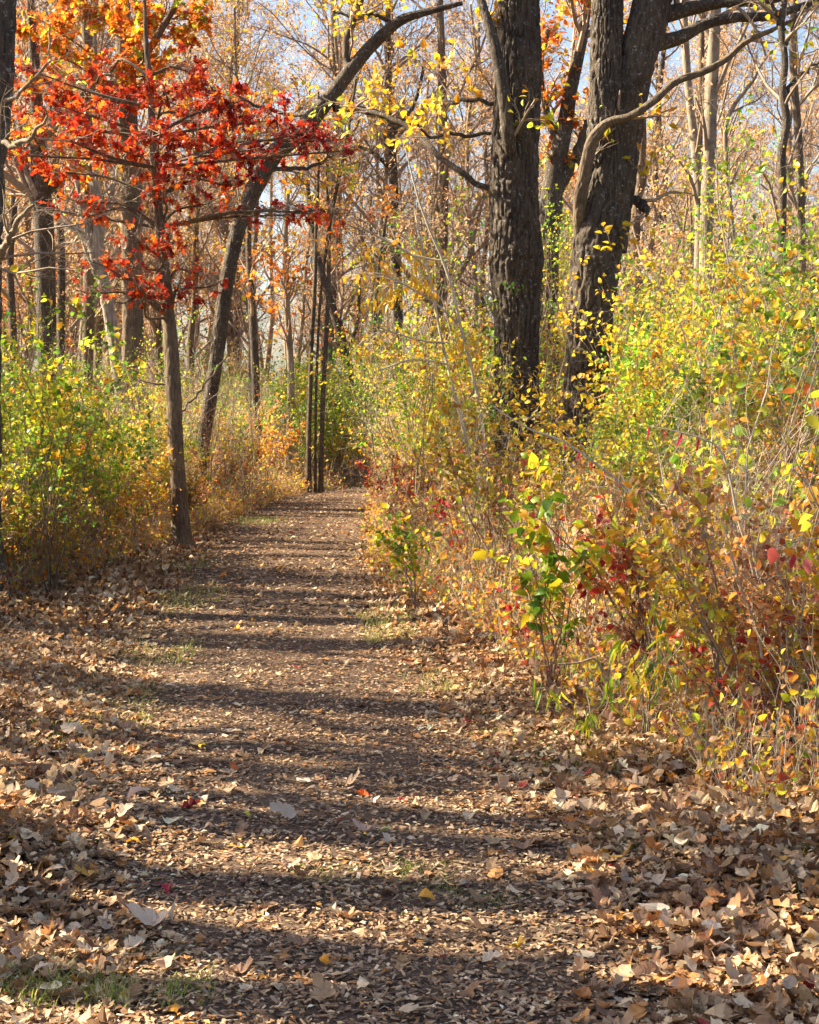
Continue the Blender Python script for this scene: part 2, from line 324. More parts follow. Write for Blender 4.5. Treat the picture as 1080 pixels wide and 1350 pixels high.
# leaf litter
def litter_density(x, y):
    dx = x - xc(y); a = np.abs(dx); edge = np.where(dx < 0, .62 + .02 * y, .62 + .012 * y); edge = np.minimum(edge, .92)
    d = .045 + .955 * sstep(edge - .12, edge + .3, a + .22 * (vnoise(x * 2.2, y * 1.6) - .5))
    clump = vnoise(x * 3.1 + 5, y * 2.3); return np.clip(d * (.55 + .9 * clump), 0, 1)
def litter_rows(n, y0, y1, pw):
    x, y = scatter_ground(n, y0, y1, pw); k = U(0, 1, n) < litter_density(x, y); return x[k], y[k]
def litter_orient(x, y):
    n = len(x); dx = np.abs(x - xc(y)); pile = sstep(.7, 1.5, dx)
    tilt = .16 + .42 * pile; Z = nrm(rng.normal(size=(n, 3)) * tilt[:, None] + [0, 0, 1]); a = U(0, 2 * math.pi, n)
    X = np.stack([np.cos(a), np.sin(a), np.zeros(n)], 1); X = nrm(X - (X * Z).sum(1, keepdims=True) * Z)
    Z = np.where((U(0, 1, n) < .4)[:, None], -Z, Z)
    z = gz(x, y) + .012 + U(0, 1, n) ** 1.6 * (.012 + .065 * pile); return np.stack([x, y, z], 1), X, Z
def curls(fine): return [T_lobed(3, .5 if fine else .42, .36, c, sd, k, fine) for k, (c, sd) in enumerate([(.3, .14), (.9, .16), (-.6, .16), (.4, .42), (1.3, .12), (.12, .08), (.7, -.28), (.5, .34)])] + [T_ovate(.36, .3, .16), T_lobed(2, .6, .48, .35, .18, 31, fine)]
CURL, CURLC = curls(True), curls(False)
mb = MB()
for nn, y0, y1, pw, TT in ((19000, 3.4, 6.6, .6, CURL), (24000, 6.6, 11, .6, CURLC)):
    x, y = litter_rows(nn, y0, y1, pw); P, X, Z = litter_orient(x, y); c = cols('litter', len(x), .2); s = U(.032, .084, len(x)) * np.where(U(0, 1, len(x)) < .35, .6, 1.); pk = rng.integers(0, 10, len(x))
    for k in range(10): m = pk == k; put(mb, TT[k], P[m], X[m], Z[m], s[m], c[m])
x, y = litter_rows(52000, 11, 33, .8); P, X, Z = litter_orient(x, y); c = cols('litter', len(x), .2); s = U(.05, .10, len(x))
OV2 = T_ovate(.36, .4, .2); put(mb, OV2, P, X, Z, s, c)
# crumbs of broken leaf between the whole ones
x, y = scatter_ground(60000, 3.4, 16, .6); k = (np.abs(x - xc(y)) > .55) & (U(0, 1, len(x)) < .8); x = x[k]; y = y[k]; P, X, Z = litter_orient(x, y); P[:, 2] -= .008
put(mb, SM, P, X, Z, U(.012, .05, len(x)), cols('litter', len(x), .25))
x, y = scatter_ground(52000, 3.4, 30, .8); k = np.abs(x - xc(y)) < 1.0; x = x[k]; y = y[k]; P, X, Z = litter_orient(x, y); P[:, 2] += .004
put(mb, SM, P, X, Z, U(.008, .026, len(x)) * (1 + .03 * y), cols('litter', len(x), .3))
# a carpet out to the sides and beneath the shrubs (seen from other positions too)
x = U(-16, 16, 26000); y = U(2, 45, 26000); k = np.abs(x - xc(y)) > 1.1; x = x[k]; y = y[k]; P, X, Z = litter_orient(x, y); put(mb, SM, P, X, Z, U(.09, .17, len(x)), cols('litter', len(x), .2))
tag(mb.obj('leaf_litter', DRY, smooth=False), 'dry tan and brown fallen leaves heaped along both edges of the trail', 'leaf litter', kind='stuff')

# single fallen leaves, the ones that show largest
CURLM = [MB().add(t[0], t=t[2]).mesh('fallen_leaf', DRY, False) for t in CURL]
def fallen(px, py, size, col, label, k=None, tilt=.25, group=None, lift=.035, pos=None):
    p = on_ground(px, py) if pos is None else np.array(pos); k = int(rng.integers(0, 8)) if k is None else k
    o = bpy.data.objects.new('fallen_leaf', CURLM[k]); COL.objects.link(o)
    Zv = rng.normal(size=3) * tilt + [0, 0, 1]; Xv = np.array([math.cos(a := U(0, 6.28)), math.sin(a), rng.normal() * tilt])
    M = mat3(Xv, Zv); M = Matrix.Translation((p[0], p[1], float(gz(p[0], p[1])) + lift)) @ M @ Matrix.Scale(size, 4); o.matrix_world = M
    o.color = (*col, 1); tag(o, label, 'leaf', group); return o
SPECIAL = [
 (70, 1085, .085, (.75, .34, .03), 'golden orange folded leaf standing on the shaded left leaf heap', 8),
 (166, 1122, .06, (.70, .33, .03), 'small golden oval leaf lying on the left leaf heap', 8),
 (222, 1177, .06, (.33, .02, .04), 'single crimson leaf lying at the right rim of the left leaf heap', 8),
 (272, 988, .075, (.70, .55, .30), 'cream leaf curled upright on the trail beside a small yellow leaf', 3),
 (263, 994, .045, (.75, .55, .03), 'small bright yellow leaf touching an upright cream leaf on the trail', 8),
 (310, 1027, .06, (.42, .12, .03), 'rust brown leaf lying alone left of the trail centre', 0),
 (378, 989, .07, (.30, .12, .05), 'dark brown leaf with pale edge in the middle of the trail', 1),
 (407, 1042, .10, (.75, .66, .56), 'bleached whitish lobed leaf lying flat on the middle of the trail', 5),
 (392, 1083, .13, (.55, .45, .36), 'long pale grey leaf stretched across the shadow band on the trail', 5),
 (270, 1067, .06, (.45, .38, .30), 'smooth grey rounded leaf like a pebble left of the trail middle', 8),
 (487, 1061, .06, (.70, .13, .02), 'vivid red orange leaf upright in the sunny patch of the trail', 3),
 (302, 1128, .055, (.70, .30, .03), 'orange leaf in the shadow on the left part of the trail', 0),
 (275, 1098, .07, (.60, .48, .45), 'pinkish white broken leaf on the left part of the trail', 6),
 (372, 1145, .09, (.55, .40, .28), 'tan leaf with a dark raised flap right of the leaf heap', 3),
 (228, 1228, .13, (.66, .52, .40), 'large cream leaf curled into an arch below the left leaf heap', 4),
 (422, 1277, .04, (.70, .30, .03), 'tiny orange leaf on the dark lower band of the trail', 8),
 (434, 1302, .09, (.55, .46, .38), 'pale lobed leaf lying in the lowest shadow band', 5),
 (550, 1194, .065, (.58, .30, .04), 'amber leaf with brown spots lying at the middle right of the trail', 8),
 (671, 1266, .065, (.75, .42, .04), 'bright yellow leaf crumpled in the sunny strip at the lower right', 3),
 (515, 1104, .05, (.45, .55, .20), 'small pale green leaf upright in the middle of the trail', 8),
 (320, 1083, .04, (.50, .48, .06), 'olive yellow sliver of a leaf on the trail shadow', 8),
 (897, 1042, .07, (.72, .28, .03), 'orange leaf glowing on the sunny right bank', 3),
 (972, 1262, .10, (.78, .68, .56), 'cream white crumpled leaf brightest in the lower right corner', 6),
 (980, 1208, .13, (.33, .16, .08), 'large brown pointed oak leaf lying in the right shadow band', 0),
 (1010, 1118, .12, (.42, .20, .09), 'brown orange oak leaf standing on edge at the right bank', 2),
 (868, 1210, .11, (.50, .44, .38), 'grey fan shaped leaf in the right shadow band', 9),
 (900, 1275, .08, (.48, .26, .12), 'russet leaf standing upright in the sun at the lower right', 2),
 (560, 877, .08, (.62, .22, .05), 'orange leaf leaning against the right verge of the trail', 2),
 (630, 885, .12, (.55, .22, .07), 'broad russet leaf on the right verge below the shrubs', 0),
 (290, 766, .07, (.72, .28, .03), 'small orange leaf far up the trail left of centre', 3),
 (735, 905, .09, (.75, .60, .03), 'bright yellow leaf on the verge below the drooping yellow green plant', 8),
 (750, 892, .10, (.33, .03, .03), 'dark red leaf beside the drooping yellow green plant', 9),
]
for px, py, s, c, lab, k in SPECIAL: fallen(px, py, s, c, lab, k)
TONES = [('cream', (.64, .52, .40)), ('tan', (.50, .36, .25)), ('grey brown', (.42, .33, .26)), ('brown', (.30, .18, .11)), ('russet', (.46, .21, .08)), ('dark brown', (.21, .115, .07)), ('pinkish tan', (.52, .36, .29)), ('golden', (.62, .36, .08))]
POSE = ['flat', 'curled up', 'folded', 'hollow', 'arched', 'wide open', 'twisted', 'cupped', 'oval', 'three lobed']
def where(px, py):
    row = 'at the bottom' if py > 1290 else 'in the lowest shadow' if py > 1245 else 'over the lowest shadow' if py > 1190 else 'level with the left heap' if py > 1090 else 'above the left heap' if py > 1010 else 'below the drooping plant'
    colm = 'at the far left' if px < 110 else 'on the left heap' if px < 240 else 'on the left of the trail' if px < 400 else 'in the trail middle' if px < 560 else 'on the right of the trail' if px < 700 else 'on the right verge' if px < 850 else 'on the right bank' if px < 980 else 'near the right edge'
    return colm + ' ' + row
n_f = 0
while n_f < 262:
    x, y = scatter_ground(1, 3.95, 7.6, 1.6); x = float(x[0]); y = float(y[0])
    if random.random() > litter_density(np.array(x), np.array(y)) * .9 + .06: continue
    px, py = to_px(np.array([x, y, float(gz(x, y))]))
    if not (5 < px < 1075 and py < 1345): continue
    n_f += 1; tn, tc = random.choices(TONES, [3, 4, 3, 3, 2, 1.6, 2, .6])[0]; k = random.randrange(10); s = random.uniform(.05, .095)
    lab = f'{"large" if s > .075 else "small"} {tn} {POSE[k]} leaf {where(px, py)}'; on = abs(x - xc(y)) < .7
    fallen(px, py, s, tuple(np.array(tc) * random.uniform(.85, 1.15)), lab, k, .14 if on else .42, lab, .02 if on else random.uniform(.03, .085), (x, y, 0))

# grass
def grass(mb, x, y, h):
    n = len(x); z = gz(x, y); P0 = np.stack([x, y, z], 1); a = U(0, 6.28, n); ln = U(.2, .9, n); d = np.stack([np.cos(a) * ln, np.sin(a) * ln, np.ones(n)], 1); side = np.stack([-np.sin(a), np.cos(a), np.zeros(n)], 1)
    w = U(.0012, .003, n)[:, None]; h = (h * U(.4, 1.2, n))[:, None]; P1 = P0 + d * h * .5; P2 = P1 + (d * [1.5, 1.5, .6]) * h * .5
    V = np.stack([P0 - side * w, P0 + side * w, P1 + side * w * .8, P1 - side * w * .8, P2], 1); o = (np.arange(n) * 5)[:, None]
    base = np.array([[.30, .38, .07], [.18, .27, .04], [.46, .44, .14], [.55, .46, .22]]); c = np.repeat(base[rng.choice(4, n, p=[.4, .25, .2, .15])], 5, 0)
    mb.add(V, q=np.array([[0, 1, 2, 3]]) + o, t=np.array([[3, 2, 4]]) + o, c=c)
mb = MB()
for cx, cy, rx, ry, n, h in [(40, 1312, 60, 20, 420, .075), (130, 1318, 45, 18, 200, .07), (240, 1318, 70, 15, 150, .055), (150, 1260, 120, 14, 350, .03), (480, 1160, 110, 22, 650, .022), (600, 1185, 90, 14, 450, .022), (560, 1145, 60, 8, 200, .02), (860, 1110, 90, 16, 260, .05), (760, 1000, 90, 30, 700, .05), (700, 965, 80, 20, 500, .05), (880, 990, 80, 20, 300, .05), (1050, 1140, 30, 20, 130, .08), (1020, 1190, 60, 15, 120, .05),
                              (130, 935, 90, 40, 900, .06), (60, 985, 60, 30, 500, .06), (70, 1045, 60, 18, 160, .06), (190, 860, 80, 25, 500, .07), (240, 790, 60, 18, 500, .08), (200, 745, 90, 10, 500, .1), (330, 688, 40, 5, 600, .08), (510, 830, 40, 30, 600, .09), (600, 900, 70, 20, 400, .06)]:
    k = max(8, n // 12); r = np.sqrt(U(0, 1, k)); a = U(0, 6.28, k); cs = np.array([on_ground(cx + rx * r_ * math.cos(a_), cy + ry * r_ * math.sin(a_)) for r_, a_ in zip(r, a)])
    sp = .012 + .004 * cs[:, 1]; idx = rng.integers(0, k, n); grass(mb, cs[idx, 0] + rng.normal(size=n) * sp[idx], cs[idx, 1] + rng.normal(size=n) * sp[idx] * 1.5, h)
tag(mb.obj('grass', LEAF), 'short thin green grass tufts at the lower left and along the verges', 'grass', kind='stuff')

# ---------------------------------------------------------------- trees
def bark_tube(mb, pts, rad, dz=.03, sides=96, amp=.018, furrow=.05, seed=0, lump=.06, flare=0):
    """a trunk whose furrows and ridges are real relief"""
    Lg = np.linalg.norm(np.diff(np.asarray(pts), axis=0), axis=1).sum(); m = max(8, int(Lg / dz)); P, R = smooth_line(pts, rad, m)
    T = nrm(np.gradient(P, axis=0)); ref = np.array([1., 0, 0]) if abs(T[m // 2][0]) < .7 else np.array([0, 0, 1.])
    u = nrm(np.cross(T, ref)); w = np.cross(T, u); a = np.arange(sides) * 2 * math.pi / sides; s = np.arange(m) * dz
    A, Sg = np.meshgrid(np.arange(sides) / sides, s); K = max(5, min(62, int(2 * math.pi * R.mean() / furrow)))
    warp = 2.4 * (vnoise(A * 6 + seed, Sg * 1.6, 64) - .5)
    def per(f, kx, sy, o): # periodic round the trunk
        return vnoise((A * kx + f) % kx, Sg * sy + o, kx)
    n1 = per(warp, K, 4.4, seed * 3.1); n2 = per(warp * .5, 64, 22.0, seed * 1.7 + 5); rd = np.clip(np.abs(2 * n1 - 1) * 3.2, 0, 1) ** .7
    low = per(0, 5, 1.6, seed) - .5
    r = R[:, None] * (1 + lump * 2 * low + flare * np.exp(-np.maximum(Sg - .1, 0) / (1.3 * R[0])) * (.55 + 1.3 * per(0, 6, .3, seed + 2))) + amp * (rd - .7) + amp * .6 * (n2 - .5)
    V = P[:, None] + r[..., None] * (np.cos(a)[None, :, None] * u[:, None] + np.sin(a)[None, :, None] * w[:, None])
    b = (np.arange(m - 1) * sides)[:, None]; k = np.arange(sides)[None]; k2 = (k + 1) % sides
    mb.add(V, q=np.stack([b + k, b + k2, b + k2 + sides, b + k + sides], -1)); return P, R
def pxline(pts, d, dd=None):
    dd = dd if dd is not None else [0] * len(pts)
    P = np.array([at(x, y, d + q) for (x, y, w), q in zip(pts, dd)]); R = np.array([w / 2 / F * (d + q) for (x, y, w), q in zip(pts, dd)]); return P, R
def limb_mesh(P, R, m=14, sides=7, wob=.0):
    Q, r = smooth_line(P, R, m)
    if wob: Q[1:-1] += rng.normal(size=(m - 2, 3)) * wob
    return Q, r
def make_tree(name, label, cat, d, trunk, limbs=(), bark=BARK, hi=None, base_to_ground=True, top=0, crown=None, group=None, subs=1., twigmat=TWIG, leaves=None, crown_out=None):
    """trunk: pixel points bottom to top with widths; limbs: pixel polylines; crown: recursive branches above"""
    P, R = pxline(trunk, d)
    if base_to_ground:
        g0 = float(gz(P[0][0], P[0][1]))
        if P[0][2] > g0 + .05:
            P = np.vstack([[P[0][0] + (P[0][0] - P[1][0]) * .2, P[0][1], g0 - .08], P]); R = np.concatenate([[R[0] * 1.15], R])
        else: P[0][2] = g0 - .08
        R[0] *= 1.25
    if top:
        dv = nrm((P[-1] - P[-2])) * .35 + np.array([0, 0, .9]); dv /= np.linalg.norm(dv)
        n0 = len(P)
        for q in range(3): P = np.vstack([P, P[-1] + dv * top / 3 + rng.normal(size=3) * .12]); R = np.append(R, R[-1] * .72)
    base = P[0].copy(); base[2] = float(gz(base[0], base[1])); root = empty(name, base, label, cat, group)
    mb = MB()
    if hi: TP, TR = bark_tube(mb, P, R, flare=.3, **hi)
    else:
        TP, TR = limb_mesh(P, R, 34, 12); tubes(mb, TP[None], TR[None], 14)
    mb.obj('trunk', bark, root, loc=base)
    allP = []; allR = []
    TPs, TRs = smooth_line(P, R, 20)
    for lb in limbs:
        dd = lb.get('dd'); LP, LR = pxline(lb['p'], d, dd); lm = MB()
        if lb.get('hi'): bark_tube(lm, LP, LR, **lb['hi'])
        else:
            a_, b_ = limb_mesh(LP, LR, 18, 8, .012); tubes(lm, a_[None], b_[None], 9)
        lm.obj('limb', lb.get('mat', bark), root, loc=base); q, r = smooth_line(LP, LR, 12); allP.append(q); allR.append(r)
    tw = MB(); tips = []
    if allP:
        A, B = np.stack(allP), np.stack(allR); p1, r1 = out(A, B, int(6 * subs), .1, 1, .9, .8, .1, 5, .45, .2, .003); tubes(tw, p1, r1, 4)
        p2, r2 = out(p1, r1, 5, .15, 1, .5, .8, .05, 4, .55, .25, .002); tubes(tw, p2, r2, 3); p3, r3 = out(p2, r2, 3, .2, 1, .28, .8, .0, 3, .6, .2, .0015); tubes(tw, p3, r3, 3); tips += [p2, p3]
    if crown:
        n1, l1, t0 = crown; A, B = TPs[None], TRs[None]
        c1, q1 = out(A, B, n1, t0, 1, l1, .95, .25, 7, .5, .16, .01); tubes(tw, c1, q1, 5)
        c2, q2 = out(c1, q1, 5, .2, 1, l1 * .45, .8, .12, 5, .5, .2, .005); tubes(tw, c2, q2, 4)
        c3, q3 = out(c2, q2, 4, .2, 1, l1 * .22, .8, .05, 4, .55, .22, .003); tubes(tw, c3, q3, 3)
        c4, q4 = out(c3, q3, 3, .2, 1, l1 * .11, .8, 0, 3, .6, .2, .002); tubes(tw, c4, q4, 3); tips += [c3[:, 1:], c4]
    if tw.n: tw.obj('crown', twigmat, root, loc=base)
    if leaves and tips:
        n, s, pal, T = leaves; fm = MB(); w = [len(t) for t in tips]
        for t, k in zip(tips, w): foliate(fm, t, int(n * k / sum(w)), s, pal, T, .3, .03)
        f = fm.obj('foliage', LEAF, root, smooth=False, loc=base); f['kind'] = 'stuff'
    root['_d'] = d; return root, base, TPs
def clumps(root, base, d, starts, blobs, leaf, twigmat=TWIG, indiv=0, size=.1, pal='red', T=OAK, per=4, twig_n=16, droop=.35):
    """limbs reach from the trunk into leafy clumps; leaves sit along the twigs. blobs: (px, py, rx, ry, depth offset, leaves)"""
    tw = MB(); fm = MB(); spots = []; st = np.asarray(starts)
    for (cx, cy, rx, ry, do, n) in blobs:
        c = at(cx, cy, d + do); sc = (d + do) / F; r3 = np.array([rx * sc, max(.35, rx * sc * .8), ry * sc])
        k = np.argmin(np.abs(st[:, 2] - (c[2] - .25)) + .3 * np.linalg.norm(st - c, axis=1)); a = st[k]; mid = (a + c) / 2 + rng.normal(size=3) * .08 + [0, 0, .05]
        far = c + (c - a) / max(1e-3, np.linalg.norm(c - a)) * r3[0] * .7
        Lp, Lr = smooth_line(np.array([a, mid, c, far]), np.array([.022, .016, .010, .004]), 12)
        lm = MB(); tubes(lm, Lp[None], Lr[None], 6); lm.obj('limb', BARK, root, loc=base)
        m = twig_n; t = U(.35, 1, m); i = np.minimum((t * 11).astype(int), 10); p0 = Lp[i]; e = c + nrm(rng.normal(size=(m, 3))) * (U(.3, 1, m)[:, None] ** .6) * r3
        f = np.linspace(0, 1, 5)[None, :, None]; TP_ = p0[:, None] * (1 - f) + e[:, None] * f; TP_[:, 1:-1] += rng.normal(size=(m, 3, 3)) * .035; TP_[:, 1:4, 2] += .04
        TR_ = np.linspace(.006, .002, 5)[None].repeat(m, 0); tubes(tw, TP_, TR_, 3); s2, sr = out(TP_, TR_, 5, .3, 1, .22, .8, .0, 3, .7, .15, .0014); tubes(tw, s2, sr, 3)
        c0 = max(1, int(n) // per); pp, tg = leaf_spots(s2, c0, .01, .5); spots.append((pp, tg))
    tw.obj('crown', twigmat, root, loc=base)
    p = np.concatenate([a for a, b in spots]); tg = np.concatenate([b for a, b in spots]); p = np.repeat(p, per, 0); tg = np.repeat(tg, per, 0); n = len(p); p = p + rng.normal(size=p.shape) * size * .18
    X = nrm(tg * .7 + rng.normal(size=(n, 3)) * .7 + [0, 0, -droop]); Z = rng.normal(size=(n, 3)) * .7 + [0, 0, .8]; c = cols(pal, n)
    if pal == 'red': k_ = U(0, 1, n) < .85 * sstep(-2.6, -1.2, p[:, 0]) * sstep(3.6, 4.4, p[:, 2]); c[k_] = cols('crim', int(k_.sum())); k_ = U(0, 1, n) < .5 * sstep(-2.8, -3.6, p[:, 0]); c[k_] = cols('ored', int(k_.sum()))
    sz = size * U(.6, 1.25, n)
    own = np.zeros(n, bool)
    if indiv:
        ppx, ppy = to_px(p); vis = np.where((ppx > 0) & (ppx < 1080) & (ppy > 0) & (ppy < 1350))[0]; own[vis[np.argsort(-(sz / p[:, 1])[vis])[:indiv]]] = True
        Ts = T if isinstance(T, list) else [T]; ms = [MB().add(t[0], t=t[2]).mesh('leaf', LEAF, False) for t in Ts]
        for k in np.where(own)[0]:
            o = bpy.data.objects.new('leaf', ms[k % len(ms)]); COL.objects.link(o); o.parent = root
            o.matrix_basis = Matrix.Translation(tuple(p[k] - base)) @ mat3(X[k], Z[k]) @ Matrix.Scale(sz[k], 4); o.color = (*c[k], 1)
    r = ~own; Ts = T if isinstance(T, list) else [T]; pick = rng.integers(0, len(Ts), n)
    for k, tt in enumerate(Ts):
        m = r & (pick == k)
        if m.any(): put(fm, tt, p[m], X[m], Z[m], sz[m], c[m])
    f = fm.obj('foliage', LEAF, root, smooth=False, loc=base); f['kind'] = 'stuff'

HI = dict(dz=.018, sides=240, amp=.034, furrow=.034)
# the big straight oak
make_tree('oak_tree', 'tall straight oak with a burl on its furrowed trunk, left of the forked oak', 'tree', 18,
    [(683, 712, 70), (683, 650, 60), (681, 550, 57), (680, 450, 56), (681, 390, 60), (682, 345, 70), (679, 300, 65), (677, 240, 62), (679, 180, 61), (682, 100, 59), (682, 0, 55), (684, -60, 52)],
    [dict(p=[(676, 215, 12), (671, 185, 18), (664, 120, 17), (652, 60, 14), (640, 20, 12), (628, -20, 10)], dd=[-.18, -.31, -.36, -.36, -.3, -.2], hi=dict(dz=.03, sides=30, amp=.01, furrow=.05)),
     dict(p=[(645, 248, 8), (610, 230, 8), (575, 200, 8), (545, 172, 7), (500, 150, 6), (450, 140, 6)], dd=[0, 0, .2, .5, .8, 1.2]),
     dict(p=[(655, 135, 6), (620, 132, 5.5), (585, 138, 5), (560, 140, 4), (545, 135, 3)], dd=[0, 0, .2, .4, .5]),
     dict(p=[(650, 175, 5), (620, 180, 5), (590, 175, 5), (570, 182, 4), (555, 170, 3)], dd=[0, 0, -.2, -.3, -.4])],
    bark=OAKBARK, hi=dict(seed=1, **HI), top=7, crown=(16, 3.2, .62), subs=.6, leaves=(2200, .09, 'yel', OV))
# the forked oak
make_tree('oak_tree', 'dark forked oak with a pale crooked limb reaching to the upper right', 'tree', 17,
    [(766, 740, 66), (768, 640, 60), (772, 540, 56), (776, 470, 54), (779, 410, 58), (784, 350, 63), (790, 300, 65), (795, 250, 60), (798, 190, 48), (800, 120, 41), (800, 40, 39), (801, -50, 38)],
    [dict(p=[(800, 330, 50), (808, 270, 46), (820, 200, 46), (830, 130, 45), (842, 70, 48), (858, 10, 50), (868, -50, 46)], dd=[.1, .1, .08, .05, .05, .05, .05], hi=dict(seed=4, dz=.025, sides=100, amp=.028, furrow=.06)),
     dict(p=[(764, 320, 15), (764, 262, 17), (773, 215, 15), (785, 180, 14), (802, 162, 10.5), (828, 155, 9), (862, 134, 10), (892, 108, 8.5), (925, 96, 8), (952, 82, 7.5), (985, 54, 7), (1022, 38, 5), (1050, 24, 3)], dd=[-.02, -.22, -.32, -.4, -.45, -.5, -.5, -.5, -.5, -.5, -.5, -.5, -.5], hi=dict(seed=6, dz=.02, sides=36, amp=.010, furrow=.035, lump=.18), mat=BARK),
     dict(p=[(862, 58, 22), (895, 50, 18), (930, 32, 14), (965, 24, 13), (1010, 22, 11), (1060, 8, 9), (1100, -5, 7)], dd=[.1, .2, .3, .4, .4, .5, .6], hi=dict(seed=7, dz=.03, sides=30, amp=.008, furrow=.05)),
     dict(p=[(875, 20, 22), (910, 12, 18), (950, 4, 14), (1000, 2, 12), (1060, -12, 10)], dd=[.1, .1, .0, -.1, -.3], hi=dict(seed=8, dz=.03, sides=30, amp=.008, furrow=.05)),
     dict(p=[(832, 262, 12), (848, 270, 14), (852, 285, 3)], dd=[.1, .0, -.1])],
    bark=OAKBARK, hi=dict(seed=3, **HI), top=7, crown=(16, 3.2, .62), subs=.6, leaves=(1200, .09, 'yel', OV))
make_tree('dead_oak_tree', 'dark crooked tree standing behind and between the two big oaks', 'tree', 23,
    [(722, 640, 34), (722, 480, 32), (722, 340, 30), (727, 270, 30), (732, 220, 27), (742, 180, 22), (752, 120, 18), (768, 50, 14), (775, -20, 12)],
    [dict(p=[(727, 260, 20), (752, 220, 17), (768, 185, 14), (780, 150, 10)]), dict(p=[(740, 190, 14), (722, 150, 11), (712, 100, 9), (722, 40, 8)])], bark=OAKBARK, top=4, crown=(10, 2.5, .5), leaves=(2200, .11, 'mix', OV))
# slender red oak
r, b, tp = make_tree('red_oak_tree', 'slender young oak with scarlet leaves standing at the left edge of the trail', 'tree', 17.6,
    [(240, 722, 21), (236, 650, 20), (232, 590, 20), (229, 520, 20), (226, 460, 19), (221, 400, 16), (214, 330, 14), (208, 270, 12), (203, 200, 10), (198, 120, 8), (192, 40, 5), (190, -20, 3)],
    [dict(p=[(226, 505, 4), (200, 505, 3), (170, 500, 2.5), (140, 510, 2)], dd=[0, .1, .3, .4]), dict(p=[(220, 560, 3), (260, 520, 2.5), (300, 470, 2)], dd=[0, .6, 1])],
    bark=BARK, hi=dict(seed=9, dz=.02, sides=40, amp=.007, furrow=.035), subs=.8)
red = []
for (cx, cy, rx, ry, do, n) in [(38, 150, 34, 26, .3, 90), (30, 205, 30, 22, -.4, 70), (45, 95, 34, 20, 0, 60), (100, 265, 34, 14, 0, 40), (60, 275, 24, 12, .4, 26), (145, 95, 40, 16, .4, 90), (250, 95, 26, 12, .2, 40), (290, 170, 60, 34, 1.2, 120), (70, 125, 45, 22, .5, 170), (110, 150, 50, 26, -.5, 230), (160, 135, 50, 26, .4, 230), (215, 125, 40, 22, -.8, 160), (255, 118, 40, 20, .2, 200), (300, 140, 45, 26, -.4, 240), (350, 160, 42, 28, .3, 200), (400, 175, 36, 20, -.2, 130), (440, 185, 32, 22, .2, 110), (462, 198, 14, 12, .1, 30),
      (90, 185, 48, 26, -1., 220), (150, 195, 55, 28, .8, 260), (210, 185, 50, 26, -.9, 220), (260, 190, 48, 28, .6, 240), (315, 200, 45, 26, -.6, 210), (360, 205, 28, 18, .4, 80), (75, 225, 36, 15, .3, 100), (200, 225, 40, 20, 1., 130), (250, 238, 42, 20, -.5, 130), (300, 245, 34, 16, .5, 100),
      (215, 262, 34, 14, -.3, 60), (270, 270, 34, 12, .4, 50), (330, 275, 14, 9, .1, 26), (380, 283, 22, 9, .3, 34), (415, 278, 28, 11, -.1, 70), (448, 282, 12, 9, .1, 26), (110, 285, 26, 14, .1, 50), (175, 310, 14, 12, -.4, 34), (222, 312, 26, 18, -.5, 70), (135, 350, 24, 12, -.5, 52), (175, 352, 22, 14, -.2, 50), (215, 345, 14, 22, -.4, 44), (190, 385, 30, 14, -.6, 74), (235, 378, 24, 16, -.3, 56), (110, 385, 14, 12, -.6, 36), (160, 400, 14, 10, -.5, 24), (260, 360, 12, 10, 0, 20), (285, 375, 12, 8, 0, 20), (255, 150, 30, 60, 0, 90)]:
    red.append((cx, cy, rx * 1.08, ry * 1.12, do, int(n * .85)))
clumps(r, b, 17.6, tp[6:], red, None, indiv=290, size=.092, pal='red', T=OAK, per=4, twig_n=9)
# arching leaning tree
r, b, tp = make_tree('leaning_tree', 'leaning tree whose dark trunk arches to the upper right over the trail', 'tree', 23,
    [(262, 640, 18), (272, 560, 17), (283, 490, 17), (290, 440, 18), (298, 380, 18), (312, 310, 19), (335, 250, 22), (360, 205, 24), (398, 172, 23), (432, 132, 20), (466, 88, 18), (498, 52, 15), (530, 26, 12), (570, 14, 8), (610, 4, 5)],
    [dict(p=[(462, 95, 9), (456, 60, 9), (466, 25, 8), (480, -10, 7)]), dict(p=[(440, 143, 9), (490, 148, 9), (530, 164, 7), (560, 165, 4)], dd=[0, .2, .4, .6]), dict(p=[(520, 32, 6), (500, 20, 5), (470, 22, 4), (440, 15, 3)]), dict(p=[(420, 150, 7), (380, 150, 5), (340, 140, 4), (300, 120, 3)], dd=[0, .5, 1, 1.4]), dict(p=[(350, 222, 7), (400, 222, 5), (440, 205, 3)], dd=[0, .3, .8])],
    bark=OAKBARK, hi=dict(seed=12, dz=.03, sides=48, amp=.014, furrow=.05), leaves=(500, .09, 'yel', OV))
